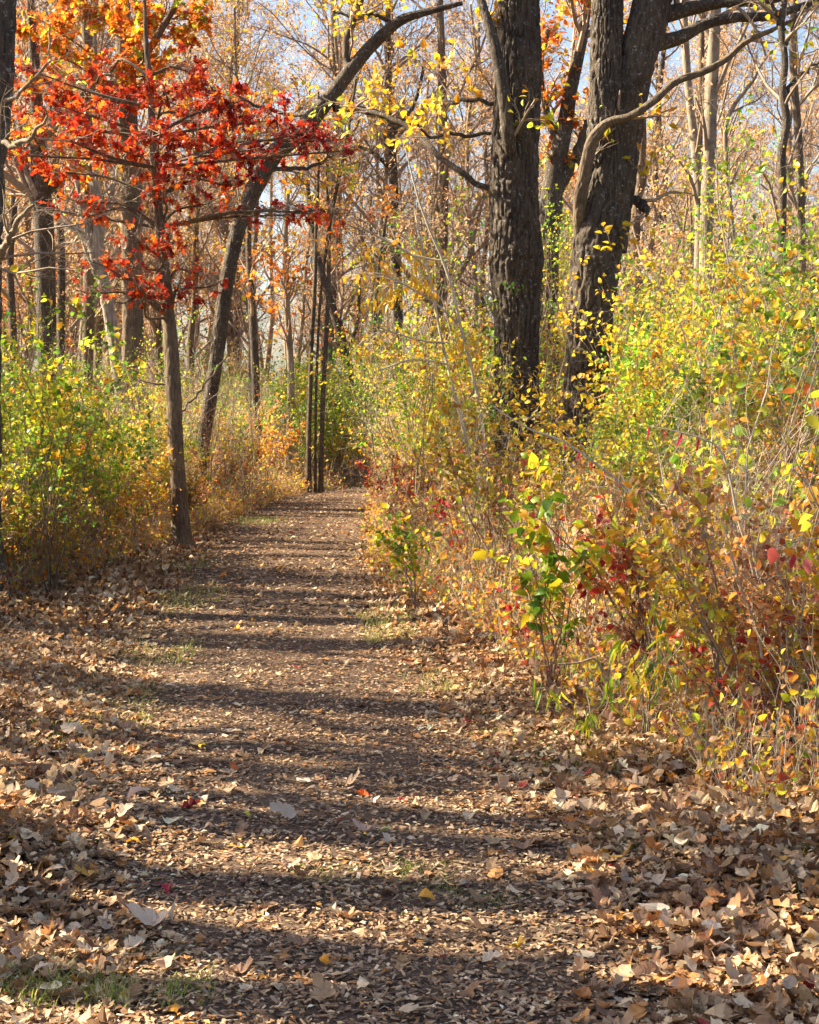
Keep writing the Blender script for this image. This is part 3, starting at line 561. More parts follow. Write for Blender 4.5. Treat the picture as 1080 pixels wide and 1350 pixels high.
# tree behind the red leaves, carrying the orange and yellow crown of the upper left
r, b, tp = make_tree('oak_tree', 'grey oak with orange and yellow leaves at the top left behind the scarlet oak', 'tree', 25,
    [(178, 640, 30), (176, 520, 27), (175, 400, 27), (174, 320, 27), (174, 250, 27), (170, 170, 24), (166, 90, 24), (160, 0, 20), (150, -80, 16)],
    [dict(p=[(172, 150, 12), (150, 110, 11), (115, 120, 9), (95, 140, 7)], dd=[0, -1, -1.5, -2]), dict(p=[(168, 100, 12), (200, 60, 10), (230, 10, 8), (240, -30, 6)], dd=[0, -1, -1, -2])], bark=BARK, hi=dict(seed=14, dz=.05, sides=50, amp=.016, furrow=.06), top=3)
ob = [(60, 30, 60, 35, -2, 380), (120, 20, 60, 35, -1, 380), (180, 35, 60, 35, -2.5, 380), (90, 80, 60, 30, -1, 330), (160, 85, 55, 30, -2, 330), (225, 30, 45, 40, -1, 260), (50, 100, 40, 25, -2, 160), (210, 95, 40, 30, 0, 160), (270, 25, 40, 35, -1, 120), (100, -30, 90, 30, -1, 380), (200, -30, 80, 30, -2, 300), (40, 170, 25, 20, -1, 60), (125, 250, 30, 15, -1, 40), (240, 140, 40, 30, 1, 90)]
clumps(r, b, 25, tp[10:], ob, None, size=.13, pal='mix', T=OAK, per=4, twig_n=9)
# left edge trunk, near
make_tree('oak_tree', 'thick dark trunk cut by the left edge of the picture', 'tree', 12,
    [(-34, 830, 62), (-30, 650, 56), (-27, 450, 54), (-24, 250, 54), (-12, 150, 50), (-6, 60, 50), (-4, -40, 48)],
    [dict(p=[(-10, 186, 7), (25, 190, 7), (48, 172, 5), (62, 150, 3), (55, 140, 2)], dd=[0, -.4, -.7, -.8, -.9], mat=GREYBARK), dict(p=[(-10, 150, 5), (30, 118, 5), (58, 88, 4), (68, 60, 3), (66, 35, 2)], dd=[0, -.3, -.5, -.6, -.7], mat=PALEBARK),
     dict(p=[(-20, 360, 10), (10, 320, 9), (25, 290, 7), (45, 270, 4)], dd=[0, -.3, -.5, -.6], mat=GREYBARK)],
    bark=OAKBARK, hi=dict(seed=16, dz=.03, sides=80, amp=.025, furrow=.06), top=4, subs=.7)
make_tree('dark_trunk_tree', 'dark leafless tree right of the left edge trunk, behind the green bush', 'tree', 25,
    [(62, 620, 26), (62, 480, 25), (60, 360, 26), (58, 300, 26), (54, 240, 24), (50, 180, 20), (46, 90, 14), (40, 0, 10)], [dict(p=[(60, 260, 9), (80, 235, 8), (98, 222, 5)])], bark=OAKBARK, top=2, crown=(8, 2.2, .4), leaves=(900, .11, 'mix', OV))
make_tree('dead_tree', 'bleached pale dead trunk leaning left behind the scarlet leaves', 'dead tree', 24,
    [(164, 600, 12), (156, 500, 14), (147, 430, 16), (138, 380, 16), (130, 330, 14), (130, 280, 17), (124, 240, 14)], [dict(p=[(142, 410, 12), (122, 330, 12), (108, 270, 9), (100, 230, 6)], mat=PALEBARK), dict(p=[(130, 300, 8), (148, 260, 7), (150, 220, 5)], mat=PALEBARK)],
    bark=PALEBARK, hi=dict(seed=18, dz=.04, sides=36, amp=.014, furrow=.05), twigmat=PALETWIG)
make_tree('grey_trunk_tree', 'grey trunk left of the bleached dead trunk', 'tree', 27, [(112, 600, 15), (116, 460, 15), (118, 350, 16), (116, 270, 15), (114, 200, 14), (116, 100, 14), (110, 0, 10)], [], bark=BARK, top=2, crown=(8, 2.2, .4), leaves=(500, .1, 'mix', OV))
# slender triple stem at the bend
for k, (tr, lab) in enumerate([([(407, 650, 7.5), (407, 600, 6.5), (409, 520, 6), (411, 450, 6), (415, 380, 5.5), (417, 300, 5), (420, 220, 4), (420, 120, 3)], 'left stem of the slender trio at the bend of the trail'),
      ([(423, 646, 7.5), (424, 600, 6.5), (426, 520, 6.5), (430, 450, 6), (433, 380, 5.5), (434, 300, 5), (432, 240, 4), (433, 160, 3)], 'middle stem of the slender trio at the bend of the trail'),
      ([(416, 648, 3.5), (416, 600, 3.5), (418, 480, 3.5), (424, 380, 3.5), (436, 290, 5), (450, 220, 5), (458, 180, 4), (470, 100, 3)], 'thinnest forked stem of the slender trio at the bend of the trail')]):
    make_tree('slender_tree', lab, 'tree', 29.2, tr, [], bark=OAKBARK, crown=(8, 1.1, .55), leaves=(160, .09, 'rust', OV))
make_tree('slender_tree', 'dark slim trunk left of the trail bend, ivy green leaves round it', 'tree', 30, [(343, 642, 15), (341, 600, 13), (338, 540, 11), (336, 470, 11), (332, 400, 10), (328, 330, 8), (330, 250, 6), (334, 150, 5)], [], bark=OAKBARK, crown=(12, 1.4, .4), leaves=(550, .10, 'rust', OV))
make_tree('slender_tree', 'slim trunk close behind the dark slim trunk left of the bend', 'tree', 33, [(331, 636, 7), (331, 560, 6), (330, 480, 6), (332, 380, 6), (338, 300, 5), (340, 200, 4)], [], bark=BARK, crown=(12, 1.5, .3), leaves=(300, .1, 'org', OV))
make_tree('slender_tree', 'pale slim trunk midway between the dark trunk and the slender trio', 'tree', 32, [(379, 632, 9), (381, 580, 9), (384, 520, 10), (382, 460, 9), (378, 400, 9), (376, 330, 7), (380, 250, 5)], [], bark=GREYBARK, crown=(12, 1.4, .45), leaves=(400, .10, 'rust', OV))
make_tree('leaning_tree', 'dark tree leaning left beyond the trail bend', 'tree', 37, [(478, 640, 16), (472, 560, 15), (464, 520, 14), (456, 470, 14), (446, 430, 13), (430, 380, 10), (415, 320, 8), (405, 240, 6)], [dict(p=[(456, 470, 6), (470, 430, 5), (475, 380, 4)])], bark=OAKBARK, crown=(12, 2, .3), leaves=(400, .1, 'rust', OV))
make_tree('slender_tree', 'thin dark trunk beyond the yellow sapling', 'tree', 36, [(502, 640, 6), (500, 560, 6), (497, 500, 6), (494, 430, 6), (500, 350, 5), (510, 280, 4)], [], bark=OAKBARK, crown=(10, 1.6, .3), leaves=(350, .1, 'rust', OV))
make_tree('tall_tree', 'tall dark narrow trunk in the distance above the yellow sapling', 'tree', 42, [(528, 640, 16), (526, 480, 14), (524, 380, 13), (521, 300, 12), (518, 220, 12), (514, 150, 10), (512, 60, 8), (512, -40, 6)], [dict(p=[(520, 230, 6), (490, 200, 5), (450, 190, 4)]), dict(p=[(516, 180, 6), (545, 140, 5), (560, 80, 4)])], bark=OAKBARK, crown=(18, 3, .3), leaves=(900, .11, 'tan', SM))
# slim trunks on the right
make_tree('slim_tree', 'slim olive grey trunk nearest the forked oak on its right', 'tree', 27, [(916, 620, 13), (920, 400, 13), (922, 260, 13), (916, 190, 11), (908, 120, 10), (903, 50, 10), (898, -40, 8)], [], bark=GREYBARK, top=2, crown=(10, 2.2, .4), leaves=(200, .1, 'tan', SM))
make_tree('slim_tree', 'thicker straight grey trunk, second right of the forked oak', 'tree', 26, [(928, 620, 18), (930, 400, 17), (932, 280, 17), (936, 200, 17), (938, 120, 16), (942, 40, 15), (945, -40, 13)], [], bark=GREYBARK, hi=dict(seed=22, dz=.06, sides=36, amp=.006, furrow=.06), top=2, crown=(12, 2.4, .4), leaves=(200, .1, 'tan', SM))
make_tree('bent_sapling', 'bent tan sapling curving up to the right between grey trunks', 'tree', 22, [(972, 560, 6), (968, 330, 6), (962, 260, 6), (957, 200, 6), (958, 160, 6), (975, 128, 6), (992, 108, 5), (1004, 84, 4), (1012, 74, 2)], [], bark=GREYBARK, crown=(12, 1.0, .3))
make_tree('lichened_tree', 'dark lichen spotted crooked trunk near the right edge', 'tree', 16, [(1028, 700, 12), (1030, 500, 11), (1030, 330, 11), (1032, 260, 11), (1031, 200, 11), (1037, 160, 11), (1032, 120, 9), (1035, 80, 9), (1030, 40, 8), (1038, -30, 7)],
    [dict(p=[(1036, 130, 6), (1048, 105, 5), (1062, 92, 5), (1090, 80, 4)]), dict(p=[(1034, 40, 6), (1020, 10, 5), (1010, -20, 4)]), dict(p=[(1036, 60, 5), (1055, 20, 5), (1075, -5, 4)])], bark=OAKBARK, hi=dict(seed=25, dz=.02, sides=26, amp=.004, furrow=.04), top=1.5, crown=(10, 1.4, .4), leaves=(140, .08, 'yg', OV))
make_tree('slim_tree', 'slim brown trunk just right of the lichen spotted trunk', 'tree', 23, [(1062, 600, 12), (1058, 400, 11), (1056, 260, 10), (1053, 180, 10), (1047, 110, 10), (1045, 50, 9), (1050, -40, 7)], [], bark=BARK, top=2, crown=(12, 2, .4), leaves=(150, .1, 'tan', SM))

# ---- background trees: a few kinds, copied
def wood_tree(name, h, r, lean, nl, pal, bark, seedleaf, size=.1, T=SM, n1=20, n4=4):
    root = empty(name, (0, 0, 0), 'x', 'tree'); n = 9; z = np.linspace(0, h, n); P = np.stack([lean * z * .1 + .12 * np.sin(z * .5 + lean * 9) + rng.normal(size=n) * .05, rng.normal(size=n) * .08, z], 1); P[0] = (0, 0, -.15)
    R = r * np.linspace(1, .25, n) ** .8; R[0] *= 1.2; tm = MB(); Q, rr = smooth_line(P, R, 26); tubes(tm, Q[None], rr[None], 9); tm.obj('trunk', bark, root)
    tw = MB(); A, B = Q[None], rr[None]
    c1, q1 = out(A, B, n1, .22, 1, h * .30, .95, .22, 7, .5, .16, .012); tubes(tw, c1, q1, 5)
    c2, q2 = out(c1, q1, 6, .15, 1, h * .13, .85, .10, 5, .5, .22, .007); tubes(tw, c2, q2, 3)
    c3, q3 = out(c2, q2, 5, .15, 1, h * .065, .85, .05, 4, .55, .25, .0045); tubes(tw, c3, q3, 3)
    c4, q4 = out(c3, q3, n4, .2, 1, h * .035, .85, 0, 3, .6, .25, .0032); tubes(tw, c4, q4, 3); tw.obj('crown', TWIG, root)
    if nl: fm = MB(); foliate(fm, c4, nl, size, pal, T, .3, .05); f = fm.obj('foliage', LEAF, root, smooth=False); f['kind'] = 'stuff'
    return root
WT = [('bare_tree', wood_tree('bare_tree', 13, .10, .4, 1800, 'tan', GREYBARK, 0), 'leafless grey twiggy tree'),
      ('brown_leaved_oak', wood_tree('brown_leaved_oak', 14, .15, -.3, 5200, 'tan', BARK, 0), 'oak keeping its dry tan leaves'),
      ('orange_tree', wood_tree('orange_tree', 10, .08, .2, 4800, 'rust', BARK, 0), 'rust orange tree'),
      ('yellowing_tree', wood_tree('yellowing_tree', 11, .08, -.5, 3000, 'yel', BARK, 0), 'tree with sparse yellow leaves'),
      ('bare_tree', wood_tree('bare_tree', 15, .13, .1, 2400, 'tan', OAKBARK, 0), 'dark bare tree with crooked limbs'),
      ('bronze_oak', wood_tree('bronze_oak', 13, .12, .6, 3400, 'org', BARK, 0), 'oak with a bronze and yellow crown'),
      ('bare_tree', wood_tree('bare_tree', 12, .13, .5, 0, 'tan', OAKBARK, 0, n1=7, n4=1), 'open leafless tree')]
used = set()
def region(px):
    return ('behind the left edge' if px < 90 else 'behind the scarlet oak' if px < 260 else 'behind the leaning trunk' if px < 400 else 'beyond the trail bend' if px < 500 else 'behind the yellow sapling' if px < 640 else 'behind the two big oaks' if px < 850 else 'behind the slim trunks' if px < 1000 else 'behind the right edge')
def dist_word(y): return 'near row' if y < 36 else 'middle row' if y < 50 else 'far row'
def place(kind, x, y, sc, rz, off=False):
    name, root, look = WT[kind]; first = kind not in used; used.add(kind); o = root if first else copy_tree(root)
    o.location = (x, y, float(gz(x, y))); o.rotation_euler = (0, 0, rz); o.scale = (sc, sc, sc * random.uniform(.92, 1.1)); px = 540 + F * x / y
    lab = f'{look}, {dist_word(y)} {region(px)}' if not off else f'{look} left of the picture'
    tag(o, lab, 'tree', lab); return o
for y0, y1, n, kinds in ((31, 38, 7, [0, 1, 4, 3]), (38, 50, 26, [0, 1, 2, 4, 5, 0, 1]), (50, 72, 46, [0, 1, 4, 5, 0, 4, 1])):
    for k in range(n):
        y = random.uniform(y0, y1); x = ((k + random.random()) / n * 2 - 1) * (.30 * y + 2)
        if abs(x - float(xc(y))) < 1.6 or (y < 38 and -.15 * y < x < -.01 * y): continue
        kd = random.choice(kinds)
        if x / y > .12 and kd in (2, 3, 5): kd = random.choice([0, 1, 4])
        place(kd, x, y, random.uniform(.8, 1.15), random.uniform(0, 6.28))
# trees left of the picture: they throw the shadow bands over the trail
for x, y, sc in ((-5.2, 5.0, 1.1), (-8.5, 6.2, 1.0), (-6.0, 7.4, .9), (-11, 8.6, 1.2), (-8, 10.4, 1.), (-14, 11.5, 1.2), (-10, 14.5, 1.1), (-17, 16, 1.2), (-12.5, 19.5, 1), (-15, 24, 1.1), (-5.5, 3.9, .8), (-7.2, 6.7, 1.7), (-6.6, 5.75, 1.4), (-9.4, 7.7, 1.4), (-13, 12.6, 1.5), (-9.8, 9.6, 1.2), (-7.6, 9.3, 1.1), (-9.5, 11.9, 1.3), (-11.5, 15.8, 1.3), (-12, 17.6, 1.2), (-9.9, 16.4, 1.2), (-13.5, 21.2, 1.4)):
    place(6, x, y, sc, random.uniform(0, 6.28), True)
# far wood: reads as one mass
mb = MB(); lf = MB(); N = 150; yy = U(70, 130, N); xx = U(-1, 1, N) * (.33 * yy + 5); zz = gz(xx, yy)
hh = U(11, 17, N); n = 6; tt = np.linspace(0, 1, n); P = np.stack([xx[:, None] + rng.normal(size=(N, n)) * .25, yy[:, None] + 0 * tt, zz[:, None] - .2 + hh[:, None] * tt], -1); R = U(.09, .2, N)[:, None] * (1 - .7 * tt); tubes(mb, P, R, 5)
a1, b1 = out(P, R, 11, .2, 1, 4.2, .9, .2, 5, .5, .2, .02); tubes(mb, a1, b1, 3); a2, b2 = out(a1, b1, 6, .15, 1, 1.8, .85, .1, 4, .5, .25, .013); tubes(mb, a2, b2, 3); a3, b3 = out(a2, b2, 3, .15, 1, 1.0, .85, .05, 3, .5, .25, .009); tubes(mb, a3, b3, 3)
fo = mb.obj('distant_wood', TWIG); tag(fo, 'far grey brown wood closing the view behind all the trees', 'wood', kind='stuff')
foliate(lf, a3, 15000, .2, 'tan', SM, .3, .1); x = U(-45, 45, 9000); y = U(60, 110, 9000); z = gz(x, y) + U(0, 1, 9000) ** 1.5 * 3.2; c = cols('brn', 9000); put(lf, SM, np.stack([x, y, z], 1), rng.normal(size=(9000, 3)), rng.normal(size=(9000, 3)), U(.2, .5, 9000), c)
tag(lf.obj('distant_foliage', LEAF, smooth=False), 'far tan leaves hanging in the distant wood', 'foliage', kind='stuff')

# ---------------------------------------------------------------- shrubs
def shrub(name, h, w, stems, pal, leaf, nleaf, T, bark=TWIG, droop=.4, stem_r=.009, tip=.15, lean=1.0, per=1):
    root = empty(name, (0, 0, 0), 'x', 'shrub'); n = 7; a = U(0, 6.28, stems); sp = U(.1, 1, stems) * w * .5; t = np.linspace(0, 1, n)[None]
    hs = (h * U(.55, 1.05, stems))[:, None]; b0 = U(0, .12, stems) * w; x = (b0 * np.cos(a))[:, None] + (sp * np.cos(a))[:, None] * t ** 1.4 * lean; y = (b0 * np.sin(a))[:, None] + (sp * np.sin(a))[:, None] * t ** 1.4 * lean
    P = np.stack([x, y, hs * (t - .12 * t ** 3) - .05], -1); P[:, 1:] += rng.normal(size=(stems, n - 1, 3)) * .03 * h * .5; R = U(.6, 1.3, stems)[:, None] * stem_r * (1 - .7 * t)
    sm = MB(); tubes(sm, P, R, 5); p1, r1 = out(P, R, 7, .25, 1, h * .32, .75, .15, 5, .55, .2, .0025); tubes(sm, p1, r1, 3)
    p2, r2 = out(p1, r1, 4, .15, 1, h * .13, .8, .02, 3, .6, .25, .0016, sag=.03); tubes(sm, p2, r2, 3); sm.obj('stem', bark, root)
    if nleaf: fm = MB(); foliate(fm, p1, nleaf // 3, leaf, pal, T, droop, .02, tip, per); foliate(fm, p2, nleaf - nleaf // 3, leaf, pal, T, droop, .02, tip, per); f = fm.obj('foliage', LEAF, root, smooth=False); f['kind'] = 'stuff'
    return root
SH = {
 'yg': [shrub('yellow_green_shrub', 3.0, 2.0, 11, 'yg', .058, 1450, OV), shrub('yellow_green_shrub', 2.4, 2.0, 10, 'yg', .056, 1200, OV)],
 'yel': [shrub('yellow_shrub', 2.8, 1.8, 10, 'yel', .058, 1200, OV)],
 'grn': [shrub('green_shrub', 2.8, 2.2, 9, 'grn', .055, 1800, OV), shrub('green_shrub', 2.2, 1.8, 8, 'yg', .055, 1600, OV)],
 'org': [shrub('orange_shrub', 2.0, 1.6, 11, 'org', .055, 1100, OV), shrub('orange_shrub', 1.5, 1.5, 11, 'org', .048, 1200, OV)],
 'brn': [shrub('brown_shrub', 1.3, 1.2, 14, 'brn', .05, 900, OV, PALETWIG), shrub('brown_shrub', 1.0, 1.1, 14, 'brn', .045, 800, OV)],
 'wine': [shrub('red_leaved_shrub', 1.3, 1.2, 9, 'wine', .055, 600, OV, REDTWIG)],
 'bare': [shrub('bare_shrub', 2.8, 1.8, 18, 'tan', .04, 60, SM, PALETWIG), shrub('bare_shrub', 2.4, 1.6, 14, 'tan', .04, 40, SM, REDTWIG)],
}
SH['sap'] = [shrub('tall_thin_sapling', 4.4, 1.6, 5, 'yg', .047, 620, OV, TWIG, stem_r=.012), shrub('tall_thin_sapling', 3.8, 1.8, 5, 'yg', .047, 520, OV, TWIG, stem_r=.011)]
LOOK = {'sap': 'tall sparse yellow green sapling', 'yg': 'yellow green leafy shrub', 'yel': 'yellow leaved shrub', 'grn': 'fresh green shrub', 'org': 'orange and yellow shrub', 'brn': 'brown withered low shrub', 'wine': 'low shrub with wine red leaves', 'bare': 'leafless pale twiggy shrub'}
def rb(y): return np.interp(y, [3, 5, 5.8, 6.6, 9, 12, 15, 20, 28, 29.5, 31, 34, 37], [1.9, 1.6, 1.42, 1.3, .8, .35, -.25, -.35, -.5, .3, 1.2, 3.3, 6])
def lb(y): return np.interp(y, [3, 8, 12.3, 17.3, 21, 26, 28, 30, 33, 36], [-3.6, -3.4, -3.3, -2.9, -2.75, -2.45, -2.3, -1.9, .2, 2.2])
sused = set()
def sregion(px):
    return ('at the left edge' if px < 80 else 'left of the scarlet oak' if px < 210 else 'right of the scarlet oak' if px < 300 else 'left of the slender trio' if px < 400 else 'at the trail bend' if px < 490 else 'right of the trail bend' if px < 580 else 'left of the straight oak' if px < 650 else 'before the straight oak' if px < 730 else 'before the forked oak' if px < 820 else 'right of the forked oak' if px < 900 else 'under the slim grey trunks' if px < 990 else 'near the right edge' if px < 1060 else 'at the right edge')
def srow(y): return 'front row' if y < 9 else 'second row' if y < 12.5 else 'third row' if y < 17 else 'fourth row' if y < 23 else 'back row'
def put_shrub(kind, x, y, sc, tint=None):
    k = random.randrange(len(SH[kind])); root = SH[kind][k]; first = (kind, k) not in sused; sused.add((kind, k)); o = root if first else copy_tree(root)
    o.location = (x, y, float(gz(x, y))); o.rotation_euler = (0, 0, random.uniform(0, 6.28)); o.scale = (sc, sc, sc); px = 540 + F * x / y
    lab = f'{LOOK[kind]} {sregion(px)}, {srow(y)}'; tag(o, lab, 'shrub', lab)
    tn = [random.uniform(.72, 1.12), random.uniform(.78, 1.1), 1.0]
    for ch in o.children:
        if ch.name.startswith('foliage'): ch.color = (*tn, 1)
    return o
def choose(d): return random.choices(list(d), list(d.values()))[0]
# right side
for k in range(125):
    y = 6.6 + 22 * random.random() ** 1.15; inn = random.random() ** 1.5 * (1.0 + .36 * y); x = float(rb(y)) + .25 + inn
    if x > .30 * y + 1.2: continue
    if math.hypot(x - 1.25, y - 18) < .9 or math.hypot(x - 1.92, y - 17) < .9: continue
    if y < 18 and .05 * y < x < .14 * y and inn > 1.2 and random.random() < .5: continue
    if inn < .5: kd = choose({'brn': 5, 'org': 2, 'wine': 1.6, 'yg': .8, 'bare': .8}); sc = random.uniform(.7, 1.)
    elif inn < 1.8: kd = choose({'org': 4.5, 'yg': 2.5, 'brn': 2, 'yel': 2, 'wine': .5, 'bare': .8}); sc = random.uniform(.7, .9)
    else: kd = choose({'yg': 4.2, 'yel': 2.8, 'grn': .8, 'org': 2.2, 'bare': 1.2}); sc = random.uniform(.85, 1.2)
    hmax = 1.0 + (0.11 * y) + .25 * inn
    if kd in ('yg', 'yel', 'grn', 'bare'): sc = min(sc, hmax / 2.6)
    pxs = 540 + F * x / y
    if 590 < pxs < 860: sc = min(sc, (1.45 + .035 * y) / (3.0 if kd in ('yg', 'yel', 'grn', 'bare') else 1.8))
    put_shrub(kd, x, y, sc)
# left side
for k in range(95):
    y = 9.5 + 20 * random.random(); inn = random.random() ** 1.4 * (.8 + .2 * y); x = float(lb(y)) - .25 - inn
    if x < -.30 * y - 1.2 or abs(x + 2.66 + .0) < .35 and abs(y - 17.6) < .5: continue
    px = 540 + F * x / y
    if px < 110 and y < 15: kd = choose({'sap': 3, 'yg': 2, 'brn': 2, 'yel': 1}); sc = random.uniform(.6, .8)
    elif inn < .5: kd = choose({'brn': 4, 'org': 3, 'yg': 1}); sc = random.uniform(.7, 1.0)
    elif 120 < px < 215: kd = choose({'bare': 1.5, 'org': 3, 'brn': 2, 'yg': 2.5}); sc = random.uniform(.6, .95)
    else: kd = choose({'org': 3.5, 'yg': 4.5, 'grn': 1.5, 'bare': .6, 'yel': 1.5, 'wine': .8}); sc = random.uniform(.6, .9)
    if y < 17 and px > 110: sc *= .75
    put_shrub(kd, x, y, sc)
for k in range(24):
    px, y = random.choice([(random.uniform(500, 630), random.uniform(16, 26)), (random.uniform(860, 1080), random.uniform(12, 22)), (random.uniform(710, 745), random.uniform(21, 26)), (random.uniform(860, 1080), random.uniform(12, 22))])
    put_shrub('sap', (px - 540) / F * y, y, random.uniform(.75, 1.1))
for k in range(12):
    px, y = (random.uniform(-20, 110), random.uniform(12.6, 16)) if k < 6 else (random.uniform(120, 330), random.uniform(19, 27))
    put_shrub('sap', (px - 540) / F * y, y, random.uniform(.62, .75) if k < 6 else random.uniform(.6, .8))
for k in range(30):
    px, y = random.choice([(random.uniform(120, 330), random.uniform(20, 30)), (random.uniform(500, 640), random.uniform(12, 22)), (random.uniform(850, 1080), random.uniform(9, 18)), (random.uniform(850, 1080), random.uniform(9, 18)), (random.uniform(-10, 220), random.uniform(22, 34))])
    x = (px - 540) / F * y
    if x < float(rb(y)) and x > float(lb(y)): continue
    put_shrub('bare', x, y, random.uniform(.6, 1.0) * (.6 + .02 * y))
for k in range(22):
    y = random.uniform(34, 60); x = (random.uniform(-60, 260) - 540) / F * y
    if k % 2: place(random.choice([0, 4, 1]), x, y, random.uniform(.8, 1.1), random.uniform(0, 6.28))
    else: put_shrub('bare', x, y, random.uniform(1.2, 1.7))
for k in range(26):
    px, y = random.uniform(-15, 200), random.uniform(11.8, 14.8); put_shrub(random.choice(['brn', 'brn', 'org', 'yg']), (px - 540) / F * y if (px - 540) / F * y < float(lb(y)) - .1 else float(lb(y)) - .15, y, random.uniform(.55, .8) * (.7 if k % 3 == 0 else 1))
for k in range(22):
    px, y = random.uniform(525, 640), random.uniform(17, 30); x = (px - 540) / F * y
    if x > float(rb(y)) + .2: put_shrub(random.choice(['yel', 'yel', 'org', 'yg']), x, y, random.uniform(.8, 1.15))
for k in range(16):
    px, y = random.uniform(385, 500), random.uniform(31.6, 35); x = (px - 540) / F * y
    if abs(x - float(xc(y))) > 1.15: put_shrub('yg', x, y, random.uniform(.65, 1.0))
for k in range(22):
    px, y = random.uniform(60, 225), random.uniform(15.5, 21); x = (px - 540) / F * y
    if x < float(lb(y)): put_shrub(random.choice(['yel', 'yg', 'sap', 'org', 'yg']), x, y, random.uniform(.5, .72))
for k in range(18):
    px, y = random.choice([(random.uniform(545, 640), random.uniform(18, 25)), (random.uniform(700, 745), random.uniform(21, 26)), (random.uniform(840, 1080), random.uniform(14, 24))])
    put_shrub('sap', (px - 540) / F * y, y, random.uniform(.9, 1.3))
# the bend and behind
for k in range(44):
    y = random.uniform(33.5, 42); x = random.uniform(-6.5, 5); 
    if abs(x - float(xc(y))) < 1.3: continue
    put_shrub(choose({'grn': 2, 'yg': 6, 'org': .6}), x, y, random.uniform(.8, 1.25))
for k in range(60):
    y = random.uniform(29, 56); s_ = random.choice([-1, 1]); x = s_ * random.uniform(.08, .31) * y
    if abs(x - float(xc(y))) < 1.4: continue
    put_shrub(choose({'grn': 1.5, 'yg': 3, 'org': 3, 'bare': 3, 'brn': 1}), x, y, random.uniform(.8, 1.2))
for kd, x, y, sc in (('yg', -1.2, 31.8, .55), ('wine', -.45, 27.5, .95), ('wine', -.35, 25.5, .85), ('grn', -3.2, 31, .9), ('yg', -4.4, 29, .9), ('grn', -5.0, 26.5, 1.0), ('yg', -3.9, 25.4, .8)): put_shrub(kd, x, y, sc)

# ---- detailed near plants: every leaf an object of its own
LM = {'lan': [MB().add(t[0], t=t[2]).mesh('leaf', LEAF, True) for t in (T_narrow(.15, .4), T_narrow(.19, .7))], 'ov': [MB().add(t[0], t=t[2]).mesh('leaf', LEAF, True) for t in (T_ovate(.36, .15, .1), T_ovate(.30, .3, .14), T_ovate(.40, -.1, .12))],
      'nar': [MB().add(t[0], t=t[2]).mesh('leaf', LEAF, True) for t in (T_narrow(.065, .5), T_narrow(.075, .9))],
      'map': [MB().add(t[0], t=t[2]).mesh('leaf', LEAF, True) for t in MAPLE]}
def leaf_obj(root, base, p, X, Z, s, c, kind='ov'):
    o = bpy.data.objects.new('leaf', random.choice(LM[kind])); COL.objects.link(o); o.parent = root
    o.matrix_basis = Matrix.Translation(tuple(p - base)) @ mat3(np.asarray(X, float), np.asarray(Z, float)) @ Matrix.Scale(s, 4); o.color = (*c, 1)
def near_plant(name, label, cat, x, y, h, w, stems, pal, s, nl, kind='ov', bark=TWIG, droop=.4, extra=0, grp=None):
    base = np.array([x, y, float(gz(x, y))]); root = empty(name, base, label, cat, grp); n = 7; t = np.linspace(0, 1, n)[None]; a = U(0, 6.28, stems); sp = U(.1, 1, stems) * w * .5
    hs = (h * U(.6, 1.05, stems))[:, None]; P = np.stack([(sp * np.cos(a))[:, None] * t ** 1.4, (sp * np.sin(a))[:, None] * t ** 1.4, hs * (t - .12 * t ** 3) - .03], -1) + base; P[:, 1:] += rng.normal(size=(stems, n - 1, 3)) * .02 * h
    R = U(.6, 1.3, stems)[:, None] * .0055 * (1 - .7 * t); sm = MB(); tubes(sm, P, R, 6); p1, r1 = out(P, R, 5, .3, 1, h * .28, .7, .12, 5, .55, .18, .0018); tubes(sm, p1, r1, 4); sm.obj('stem', bark, root, loc=base)
    pp, tg = leaf_spots(p1, nl, .008, .1); X = nrm(tg * .6 + rng.normal(size=(nl, 3)) * .6 + [0, 0, -droop]); Z = rng.normal(size=(nl, 3)) * .6 + [0, 0, .9]; c = cols(pal, nl); sz = s * U(.6, 1.3, nl)
    for k in range(nl): leaf_obj(root, base, pp[k], X[k], Z[k], sz[k], c[k], kind)
    if extra: fm = MB(); foliate(fm, p1, extra, s * .7, pal, OV, droop, .03); f = fm.obj('foliage', LEAF, root, loc=base); f['kind'] = 'stuff'
    return root
